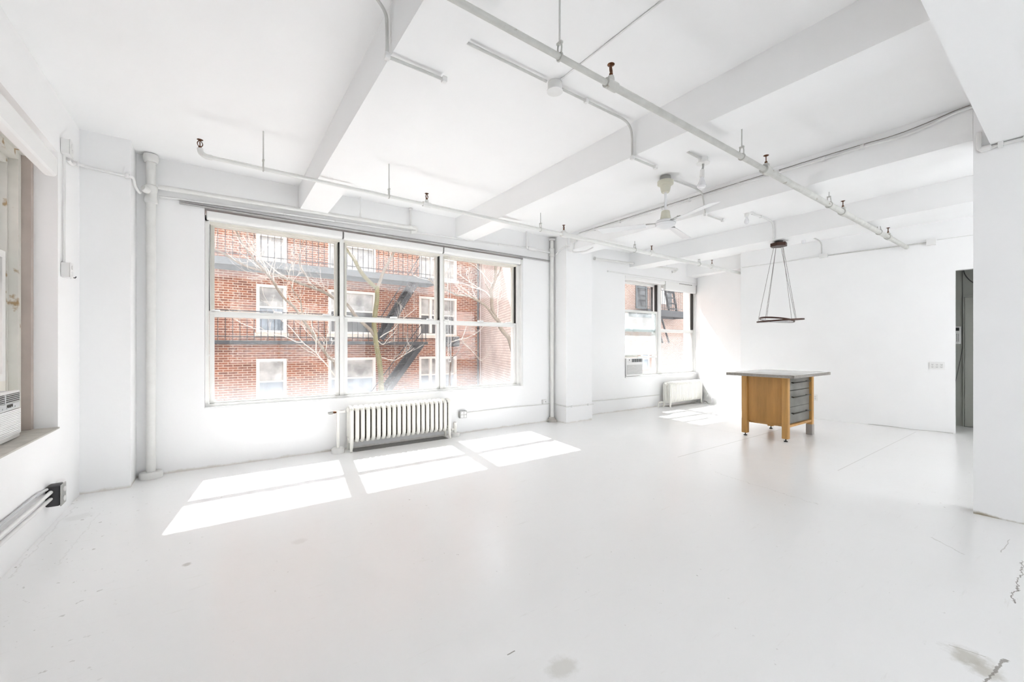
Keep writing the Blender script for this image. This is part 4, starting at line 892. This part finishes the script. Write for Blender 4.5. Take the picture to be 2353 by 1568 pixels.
ra = ring(c_a, .223, VF, math.radians(8.5), 'ring')
rb_ = ring(c_b, .30, VF, math.radians(-3.2), 'ring')
def ang_of(v): return math.atan2(v.y, v.x)
for fn, dirv, top in ((ra, -VR - VF * .4, -.05), (rb_, -VR + VF * .3, -.065), (ra, VF - VR * .2, -.01), (rb_, -VF * 1 + VR * .1, 0.0), (ra, VR * 1 - VF * .1, .055), (rb_, VR + VF * .2, .075)):
    q = fn(ang_of(dirv)); dv = dirv.normalized(); t0 = Vector((cx, cy, 2.835)) + VR * top + VF * (dv.dot(VF) * .05)
    MB().tube([t0, q], .0028, 6).build('suspension_cable', 'wirem', P)
# ------------------------------------------------------------------ ceiling fan
FX, FY = 4.073, 2.749
FN = thing('ceiling_fan', 'white three blade ceiling fan with ivory canopy on a long rod', 'fan', (FX, FY, 2.60))
MB().lathe([(.060, 0), (.060, .028), (.055, .045)], (FX, FY, CZ - .0455), (0, 0, 1), 20).build('mount_box', 'steel', FN)
MB().lathe([(.040, 0), (.045, .01), (.062, .085), (.085, .09), (.088, .125), (.078, .132), (.03, .133)], (FX, FY, 3.025), (0, 0, 1), 28).build('canopy', 'fanivory', FN)
MB().tube([(FX, FY, 3.024), (FX, FY, 2.82)], .0135, 12).build('down_rod', 'fanwhite', FN)
MB().lathe([(.056, 0), (.058, .005), (.043, .10), (.036, .105), (.015, .106)], (FX, FY, 2.717), (0, 0, 1), 24).build('lower_cover', 'fanivory', FN)
mo = MB().lathe([(.0, 0), (.03, .002), (.052, .010), (.072, .024), (.10, .036), (.108, .052), (.108, .080), (.095, .094), (.06, .100), (.03, .100)], (FX, FY, 2.616), (0, 0, 1), 32).build('motor', 'fanwhite', FN)
MB().lathe([(.1085, 0), (.1100, .003), (.1100, .007), (.1085, .010)], (FX, FY, 2.674), (0, 0, 1), 32).build('motor_groove', 'greypl', mo)
for adeg in (124, 250, 14):
    a = math.radians(adeg); d = Vector((math.cos(a), math.sin(a), 0)); s = Vector((-math.sin(a), math.cos(a), 0))
    bm_ = MB(); nseg = 10; vs = []; fs = []
    ru, ro = .21, .735
    for i in range(nseg + 1):
        t = i / nseg; r_ = ru + (ro - ru) * t; hw = .045 + .022 * t
        if i == nseg: hw *= .9
        for j in range(5):
            q = (j / 4 - .5) * 2; sk = .025 * (q if i == nseg else 0)
            pz = 2.678 - .012 * t + q * hw * .19 - .006 * q * q
            vs.append(Vector((FX, FY, pz)) + d * (r_ + sk) + s * q * hw)
    nn = len(vs); vs += [v + Vector((0, 0, .005)) for v in vs]
    for i in range(nseg):
        for j in range(4):
            k = i * 5 + j; fs.append((k, k + 1, k + 6, k + 5)); fs.append((nn + k, nn + k + 5, nn + k + 6, nn + k + 1))
    bd = [i * 5 for i in range(nseg + 1)] + [nseg * 5 + j for j in range(1, 5)] + [i * 5 + 4 for i in range(nseg - 1, -1, -1)] + [j for j in range(3, 0, -1)]
    for k in range(len(bd)): fs.append((bd[k], bd[(k + 1) % len(bd)], nn + bd[(k + 1) % len(bd)], nn + bd[k]))
    bl_ = MB().add(vs, fs).build('blade', 'fanwhite', FN)
    m = MB(); m.obox(Vector((FX, FY, 2.688)) + d * .175, d, s, (0, 0, 1), .085, .018, .003); 
    for k in (-.022, .022): m.lathe([(.006, 0), (.006, .004)], Vector((FX, FY, 2.689)) + d * .235 + s * k, (0, 0, 1), 8)
    m.build('blade_bracket', 'steel', bl_)
# ------------------------------------------------------------------ outside
struct(MB().box(-30, 50, 5.9, 45, -6.2, -6).build('ground', 'ground'))
YF = 14.5; ZT = 9.0
Bd = thing('brick_building', 'red brick apartment building with pale window frames across the yard', 'building', (1.4, YF + 2, -6))
wx1 = 8.74
cols = (('s', .92, 1.726), ('d', 2.937, 4.479), ('d', 6.087, 7.657), ('s', -1.6, -.75), ('s', -3.9, -3.1))
rows = ((3.17 - 1.44, 3.19), (-.55, .93), (3.89, 5.4), (-2.9, -1.4))
hol = [(a, b, z0, z1) for _, a, b in cols for z0, z1 in rows]
m = MB()
xs = sorted({-9, wx1} | {x for h_ in hol for x in h_[:2]}); zs = sorted({-6, ZT} | {z for h_ in hol for z in h_[2:]})
for i in range(len(xs) - 1):
    for j in range(len(zs) - 1):
        xm, zm = (xs[i] + xs[i + 1]) / 2, (zs[j] + zs[j + 1]) / 2
        if any(a < xm < b and z0 < zm < z1 for a, b, z0, z1 in hol): continue
        m.box(xs[i], xs[i + 1], YF, YF + .25, zs[j], zs[j + 1])
m.build('facade', 'brick', Bd)
MB().box(-9, wx1, YF + .6, YF + 6, -6, ZT).build('dark_infill', 'extpaned', Bd)
MB().box(-9, wx1, YF + .25, YF + 6, ZT, ZT + .2).build('roof', 'ground', Bd)
k = 0
for typ, a, b in cols:
    for z0, z1 in rows:
        fr = MB(); t = .085
        for (x0, x1, q0, q1) in ((a, a + t, z0, z1), (b - t, b, z0, z1), (a + t, b - t, z1 - t, z1), (a + t, b - t, z0, z0 + t * .8)): fr.box(x0, x1, YF - .02, YF + .14, q0, q1)
        uns = [(a + t, b - t)]
        if typ == 'd': xm = a + (b - a) * .30; fr.box(xm - .05, xm + .05, YF - .01, YF + .14, z0 + t, z1 - t); uns = [(a + t, xm - .05), (xm + .05, b - t)]
        wv = fr.build('window', 'extfr', Bd)
        MB().box(a - .06, b + .06, YF - .07, YF - .021, z0 - .11, z0 - .002).build('sill', 'lint', wv)
        for (x0, x1) in uns:
            zm = z0 + (z1 - z0) * .53
            MB().box(x0, x1, YF + .05, YF + .10, zm - .025, zm + .025).build('sash_rail', 'extfr', wv)
            MB().box(x0, x1, YF + .10, YF + .11, zm + .026, z1 - t).build('pane', 'extpane', wv)
            MB().box(x0, x1, YF + .10, YF + .11, z0 + t * .8, zm - .026).build('pane', ('extpane' if z0 > 3 else 'extpaned' if abs(z0 - 1.73) < .05 and x0 > 2 else 'extpaneb'), wv); k += 1
def ext_ac(x0, x1, z0, z1, lab, mat):
    o = thing('air_conditioner', lab, 'air conditioner', ((x0 + x1) / 2, YF - .15, z0), 'air conditioners on the brick building')
    MB().box(x0, x1, YF - .34, YF - .075, z0, z1, .01).build('housing', mat, o)
    m = MB()
    for q in range(5): m.box(x0 + .03, x1 - .03, YF - .347, YF - .3415, z0 + .04 + q * (z1 - z0 - .06) / 5, z0 + .07 + q * (z1 - z0 - .06) / 5)
    m.build('vent_slat', 'grille', o)
ext_ac(2.95, 3.40, 1.475, 1.605, 'white air conditioner on the brick building under the second floor double window', 'plastic')
ext_ac(7.10, 7.62, 1.30, 1.68, 'dark air conditioner on the brick building beside the grey corner pipe', 'iron')
# corner downpipe
dp = thing('downpipe', 'grey downpipe at the corner of the red brick building', 'pipe', (8.58, YF - .1, -6))
MB().tube([(8.58, YF - .12, -5.99), (8.58, YF - .12, ZT - .3)], .04, 12).build('pipe', 'irong', dp)
m = MB()
for z in (-3, -.5, 2.0, 4.4): m.lathe([(.041, 0), (.055, .0), (.055, .07), (.041, .07)], (8.58, YF - .12, z), (0, 0, 1), 12)
m.build('pipe_band', 'iron', dp)
# fire escapes
def fire_escape(lab, x0, x1, y0, y1, zt, th, rail_h, mat, stair=None, beam=.10):
    o = thing('fire_escape', lab, 'fire escape', ((x0 + x1) / 2, (y0 + y1) / 2, zt - th), 'iron fire escapes of the brick building')
    m = MB(); m.box(x0, x1, y0, y0 + .06, zt - th, zt).box(x0, x1, y1 - .06, y1 - .005, zt - th, zt).box(x0, x0 + .05, y0, y1 - .005, zt - th, zt).box(x1 - .05, x1, y0, y1 - .005, zt - th, zt)
    n = 9
    for q in range(n): y = y0 + .09 + (y1 - y0 - .16) * q / (n - 1); m.box(x0 + .05, x1 - .05, y - .022, y + .022, zt - .035, zt - .005)
    m.build('platform', mat, o)
    m = MB(); x = x0 + .02
    while x < x1: m.box(x - .008, x + .008, y0 + .01, y0 + .026, zt + .0005, zt + rail_h); x += .165
    m.box(x0, x1, y0 + .003, y0 + .033, zt + rail_h, zt + rail_h + .03).box(x0, x1, y0 + .006, y0 + .03, zt + .10, zt + .12); m.build('railing', 'iron', o)
    if stair:
        (sx0, sz0), (sx1, sz1), ys0, ys1 = stair
        m = MB(); d = Vector((sx1 - sx0, 0, sz1 - sz0)); L_ = d.length; d.normalize(); up = Vector((-d.z, 0, d.x)) if d.x > 0 else Vector((d.z, 0, -d.x))
        for y in (ys0, ys1): m.obox((Vector((sx0, y, sz0)) + Vector((sx1, y, sz1))) / 2, d, (0, 1, 0), up, L_ / 2, .02, .085)
        m.build('stair_stringer', 'iron', o)
        nn_ = 10; m = MB()
        for q in range(1, nn_): p = Vector((sx0, 0, sz0)).lerp(Vector((sx1, 0, sz1)), q / nn_); m.box(p.x - .10, p.x + .10, ys0 + .02, ys1 - .02, p.z - .015, p.z + .015)
        m.build('stair_tread', 'iron', o)
        m = MB()
        for hh in (.75, .45): m.tube([(sx0, ys0, sz0 + hh), (sx1, ys0, sz1 + hh)], .014, 6)
        for q in (0, .33, .66, 1): m.tube([(sx0 + (sx1 - sx0) * q, ys0, sz0 + (sz1 - sz0) * q + .05), (sx0 + (sx1 - sx0) * q, ys0, sz0 + (sz1 - sz0) * q + .75)], .012, 6)
        m.build('handrail', 'iron', o)
    return o
fire_escape('upper grey iron fire escape balcony with stair on the brick building', -3.5, 6.4, 13.5, YF, 3.73, .20, .87, 'irong', ((5.75, 3.72), (4.40, 1.55), 13.62, 14.15))
fire_escape('lower dark iron fire escape balcony with ladder stair on the brick building', -3.5, 6.0, 13.5, YF, 1.47, .10, .80, 'iron', ((5.85, 1.40), (4.05, -.95), 13.62, 14.15))
# washed-brick wing towards us and pale building behind the far window
Pf = Vector((8.74, YF - .01)); dw = Vector((-.382, -.956)).normalized(); Pn = Pf + dw * 6.2
w = MB(); w.prism([tuple(Pf), tuple(Pn), (Pn.x + 2.6, Pn.y), (Pf.x + 2.6, Pf.y)], -6, 5.0)
tag(w.build('brick_wing', 'brickw'), 'pale washed brick wing standing right of the red brick building', 'building')
PB = thing('brick_building', 'pale pinkish brick building with iron balcony seen through the far window', 'building', (20, YF + 2, -6))
m = MB(); m.box(11.7, 60, YF, YF + 3, -6, 9); m.build('facade', 'brickp', PB)
def pb_win(u0, u1, v0, v1, mat):
    a = ony(u0, v1, YF); b = ony(u1, v0, YF); fr = MB(); t = .09
    for (x0, x1, q0, q1) in ((a.x, a.x + t, a.z, b.z), (b.x - t, b.x, a.z, b.z), (a.x + t, b.x - t, b.z - t, b.z), (a.x + t, b.x - t, a.z, a.z + t), (a.x + t, b.x - t, (a.z + b.z) / 2 - .03, (a.z + b.z) / 2 + .03)): fr.box(x0, x1, YF - .06, YF - .002, q0, q1)
    wv = fr.build('window', 'irong' if mat == 'extpaned' else 'extfr', PB)
    MB().box(a.x + t, b.x - t, YF - .03, YF - .003, a.z + t, b.z - t).build('pane', mat, wv)
pb_win(1460, 1485, 615, 709, 'extpaned'); pb_win(1518, 1531, 640, 699, 'extpane'); pb_win(1532, 1541, 630, 705, 'extpaned'); pb_win(1472, 1490, 800, 850, 'extpaneb')
pl0 = ony(1450, 722, 13.4); pl1 = ony(1586, 722, 13.4)
zt = 3.28
o = fire_escape('black iron fire escape balcony with steep ladder on the pale brick building', pl0.x + 1.2, pl1.x, 13.3, YF, zt, .34, 1.05, 'iron')
la = ony(1547, 722, 13.6); lb = ony(1526, 650, 13.6)
m = MB()
for off in (0, .75): m.tube([(la.x + off - .4, 13.6, zt), (lb.x + off - .4, 13.6, 6.0)], .06, 6)
m.build('ladder_rail', 'iron', o)
m = MB()
for q in range(9):
    t = (q + .5) / 9; x = la.x + (lb.x - la.x) * t - .4; m.box(x, x + .75, 13.55, 13.67, zt + (6 - zt) * t - .03, zt + (6 - zt) * t + .03)
m.build('ladder_rung', 'iron', o)
m = MB(); l2 = ony(1516, 722, 13.6); l3 = ony(1535, 775, 13.6)
for off in (0, .6): m.tube([(l2.x + off - .5, 13.6, zt - .3), (l3.x + off - .5, 13.6, 1.5)], .05, 6)
m.build('drop_ladder', 'iron', o)
# siding wall seen through the side window
sw = MB()
for q in range(16): x0 = -5.2 + q * .25; sw.box(x0, x0 + .235, 8.4, 8.46, -6, 5)
sw.box(-5.2, -1.2, 8.461, 8.6, -6, 5)
sw.box(-3.5, -3.3, -5, 8.399, -6, 7)  # unseen side wall added to block sky light from the side window
tag(sw.build('house_siding_and_added_wall', 'siding'), 'pink board siding of the neighbouring house outside the side wall window, plus an added sky-blocking wall', 'siding')
# ------------------------------------------------------------------ trees
def px_tree(name, lab, y, limbs, twigmat, seed, ntw=3, tl=.55, base=None, matl='bark'):
    rnd = random.Random(seed); p0 = limbs[0][1][0]
    root = thing(name, lab, 'tree', (base if base else (ony(p0[0], p0[1], y).x, y, -6)), 'bare trees in the yard')
    tw = MB()
    def twig(p, d, l, r, depth):
        P_ = [p]; q = p.copy(); dd = d.normalized()
        for s in range(5):
            dd = (dd + Vector((rnd.uniform(-.35, .35), rnd.uniform(-.3, .3), rnd.uniform(-.2, .35)))).normalized(); q = q + dd * (l / 5); P_.append(q.copy())
            if depth > 0 and rnd.random() < .55: twig(q.copy(), (dd + Vector((rnd.uniform(-.9, .9), rnd.uniform(-.7, .7), rnd.uniform(-.4, .8)))), l * .55, r * .6, depth - 1)
        tw.tube(P_, [r * (1 - .75 * i / 5) for i in range(6)], 5)
    for (part, pts, w0, w1, mt, nt_) in limbs:
        W = []; n = len(pts); jy = 0
        for i, (u, v) in enumerate(pts):
            yy_ = y + jy; W.append(ony(u, v, yy_)); jy += rnd.uniform(-.05, .05) * (0 if part == 'trunk' else 1)
        Ws = smooth_pts(W, 5); dep = y * .98
        rr = [((w0 + (w1 - w0) * i / (len(Ws) - 1)) * dep / F_PX) / 2 for i in range(len(Ws))]
        if part == 'trunk' and W[0].z > -5.5 and base is None:
            b0_ = W[0] + Vector((.12, 0, -6.2 - W[0].z)); Ws = [b0_, b0_.lerp(W[0], .5) + Vector((.05, 0, 0))] + Ws; rr = [rr[0] * 1.35, rr[0] * 1.15] + rr
            b0_.z = -5.99
        MB().tube(Ws, rr, 9).build(part, mt, root)
        for _ in range(nt_):
            i = rnd.randrange(len(Ws) // 4, len(Ws) - 1); d0 = (Ws[min(i + 2, len(Ws) - 1)] - Ws[max(i - 2, 0)])
            if d0.length < 1e-6: continue
            d0.normalize()
            twig(Ws[i].copy(), d0 * .6 + Vector((rnd.uniform(-.5, .5), rnd.uniform(-.6, .6), rnd.uniform(-.2, .95))), tl * rnd.uniform(.6, 1.3), rr[i] * .22 + .0028, 2)
    if tw.v: t_ = tw.build('twigs', twigmat, root); t_['kind'] = 'stuff'
    return root
px_tree('bare_tree', 'bare tree with mossy forked trunk standing in the middle of the wide window', 10.3, [
    ('trunk', [(884, 960), (876.8, 902), (874.6, 856), (870, 822), (864, 787), (860.8, 758.7), (859.6, 745), (863, 715), (866.6, 686.7), (866.6, 658)], 13, 10, 'barkg', 0),
    ('branch', [(866.6, 664), (856, 655), (836, 634), (822, 612.7), (812.4, 593.6), (796.5, 574.4), (785, 555), (770, 530)], 10, 6, 'barkg', 3),
    ('branch', [(866.6, 662), (873, 648), (879.4, 629), (889.6, 609), (899.8, 591), (905, 578), (912, 550), (920, 520)], 8, 5, 'bark', 4),
    ('branch', [(859, 770), (853, 761), (844, 752), (834, 743), (817, 726), (799, 702), (783, 692), (767.6, 686), (741, 670), (700, 655.5), (663, 641), (626.7, 630.6), (604.7, 623), (568, 613), (538.7, 598), (516.7, 585), (493, 573), (470, 565)], 8, 3.6, 'bark', 16),
    ('branch', [(873, 776), (884, 768), (904, 757), (914, 745), (930, 730), (948, 716), (958, 708)], 2.2, 1.3, 'twig', 5),
    ('branch', [(855, 773), (868, 783), (880, 792), (890, 781), (902, 769), (913, 757)], 2, 1, 'twig', 4),
    ('branch', [(873, 826), (880, 823), (895, 827), (908, 828), (925, 818), (940, 809), (952, 800)], 1.9, 1, 'twig', 4),
    ('branch', [(735, 668), (715, 652), (700, 630), (690, 612), (688, 590), (692, 570), (700, 545)], 3, 1.4, 'bark', 6),
    ('branch', [(664, 642), (640, 628), (622, 612), (605, 596), (585, 580), (570, 560), (556, 540)], 2.6, 1.2, 'twig', 6),
], 'twig', 3)
px_tree('bare_tree', 'slender bare tree leaning left behind the first mullion of the wide window', 8.3, [
    ('trunk', [(786, 960), (783, 905), (778, 870), (767.9, 832.5), (755.8, 821.8), (742.5, 803), (731.7, 787), (714.3, 760), (697, 737.4), (688, 723), (675, 705), (656, 689), (638.5, 665.8), (626.7, 645), (612, 627.6), (590, 602.7), (568, 576), (553.4, 552.8), (544.6, 533.7), (535, 515)], 7.5, 2.8, 'bark', 14),
    ('branch', [(779, 874), (767.9, 862), (750.5, 839), (727.7, 812), (726.4, 795), (726, 773.6), (718, 755), (714, 735)], 3, 1.3, 'twig', 5),
    ('branch', [(727, 812), (712, 800), (695.6, 787), (667.5, 753.5), (646, 736), (630, 715)], 2, 1.1, 'twig', 4),
    ('branch', [(695, 787), (680, 786), (654, 773.6), (620.6, 766.9), (593.8, 758.8), (563, 746.8), (538.9, 734.7)], 1.9, 1, 'twig', 4),
    ('branch', [(700, 737), (694, 715), (690, 690), (676, 672), (668, 655)], 3, 1.5, 'bark', 5),
], 'twig', 5)
px_tree('bare_tree', 'bare tree with thick curving limb at the right edge of the wide window', 8.0, [
    ('trunk', [(1186, 960), (1184, 880), (1180, 820), (1173, 789), (1168, 775.7), (1158, 764.5), (1148.8, 751), (1146.7, 740.5), (1134.7, 721), (1130.4, 704.7), (1129.8, 683), (1128, 670), (1134.7, 650.5), (1139, 634), (1139, 614.7), (1142, 590)], 14, 7, 'bark', 3),
    ('branch', [(1140, 735), (1129, 720), (1118.5, 705.8), (1103, 694), (1086, 685), (1072, 678.7), (1053, 679.8), (1037, 672), (1020.8, 664.6), (1000, 655), (985, 640)], 7.5, 3.5, 'bark', 9),
    ('branch', [(1137, 643), (1145.6, 630), (1150, 619), (1154, 600)], 5, 3, 'bark', 2),
    ('branch', [(1128, 685), (1120, 675), (1110.9, 667.9), (1091, 662), (1064, 651.6), (1042.5, 649), (1022, 640.7), (1000, 628)], 3, 1.6, 'twig', 6),
    ('branch', [(1128, 672), (1121, 661), (1115, 652)], 4, 3, 'bark', 1),
    ('branch', [(1133, 650), (1127, 651), (1110, 630), (1093, 613), (1076, 603), (1065, 590)], 2.4, 1.3, 'twig', 4),
    ('branch', [(1110, 668), (1090, 655), (1070, 642), (1056, 632), (1040, 620), (1020, 612)], 2.2, 1.2, 'twig', 5),
], 'twig', 9)
px_tree('bare_tree', 'small dark bare tree low in the right sash of the wide window', 10.4, [
    ('trunk', [(1033, 960), (1033, 900), (1034, 858), (1035.5, 838), (1036.5, 824.7), (1033, 803), (1028, 795), (1031, 785)], 6, 3, 'barkd', 2),
    ('branch', [(1036.5, 823.7), (1048.8, 814.5), (1059, 798), (1065, 787)], 2.5, 1.5, 'barkd', 2),
    ('branch', [(1038, 786), (1050, 782), (1060, 779.8), (1067, 790), (1079.4, 801), (1094.7, 817.6), (1103.9, 828.8), (1118, 820.6), (1121, 812.4)], 2.2, 1.3, 'twig', 8),
    ('branch', [(1060, 780), (1071, 777.8), (1083.5, 771.6), (1097.8, 763.5), (1110, 751), (1120, 742)], 2.2, 1.2, 'twig', 6),
    ('branch', [(1060, 781), (1066, 768), (1070, 755), (1078, 745)], 2, 1, 'twig', 4),
], 'twig', 12, tl=.3)
# ------------------------------------------------------------------ light
sun = bpy.data.lights.new('sun', 'SUN'); sun.energy = 14.5; sun.angle = math.radians(.53); sun.color = (1, .995, .99)
so_ = bpy.data.objects.new('sun', sun); COL.objects.link(so_); so_.location = (0, 20, 20)
so_.rotation_euler = Vector((-.109, -.748, -1)).to_track_quat('-Z', 'Y').to_euler()
W = bpy.data.worlds.new('World'); S.world = W; W.use_nodes = True
bg = W.node_tree.nodes['Background']; bg.inputs[0].default_value = (.915, .957, 1.0, 1); bg.inputs[1].default_value = 2.65
for nm, xc, wd, en in (('added_fill_back', 2.2, 3.9, 14), ('added_fill_back_far', 6.9, 3.3, 60)):  # area fill lights added outside the unseen back openings
    al = bpy.data.lights.new(nm, 'AREA'); al.shape = 'RECTANGLE'; al.size = wd; al.size_y = 1.95; al.energy = en; al.color = (1, .995, .99)
    ao = bpy.data.objects.new(nm, al); COL.objects.link(ao); ao.location = (xc, -3.45, 1.75); ao.rotation_euler = (PI / 2, 0, 0)
# ------------------------------------------------------------------ camera and view
cam = bpy.data.cameras.new('camera'); cam.sensor_width = 36; cam.lens = F_PX / 2353 * 36; cam.shift_y = (HZ - 784) / 2353; cam.clip_start = .02
co = bpy.data.objects.new('camera', cam); COL.objects.link(co); co.location = (0, 0, EYE); co.rotation_euler = (PI / 2, 0, TH - PI / 2)
S.camera = co
S.view_settings.view_transform = 'Standard'; S.view_settings.look = 'None'; S.view_settings.gamma = 1; S.view_settings.exposure = 0.22
cy_ = S.cycles
cy_.use_denoising = True; cy_.max_bounces = 8; cy_.diffuse_bounces = 6; cy_.glossy_bounces = 2; cy_.transparent_max_bounces = 24; cy_.transmission_bounces = 2; cy_.use_adaptive_sampling = True; cy_.adaptive_threshold = .2; cy_.adaptive_min_samples = 14
cy_.caustics_reflective = False; cy_.caustics_refractive = False
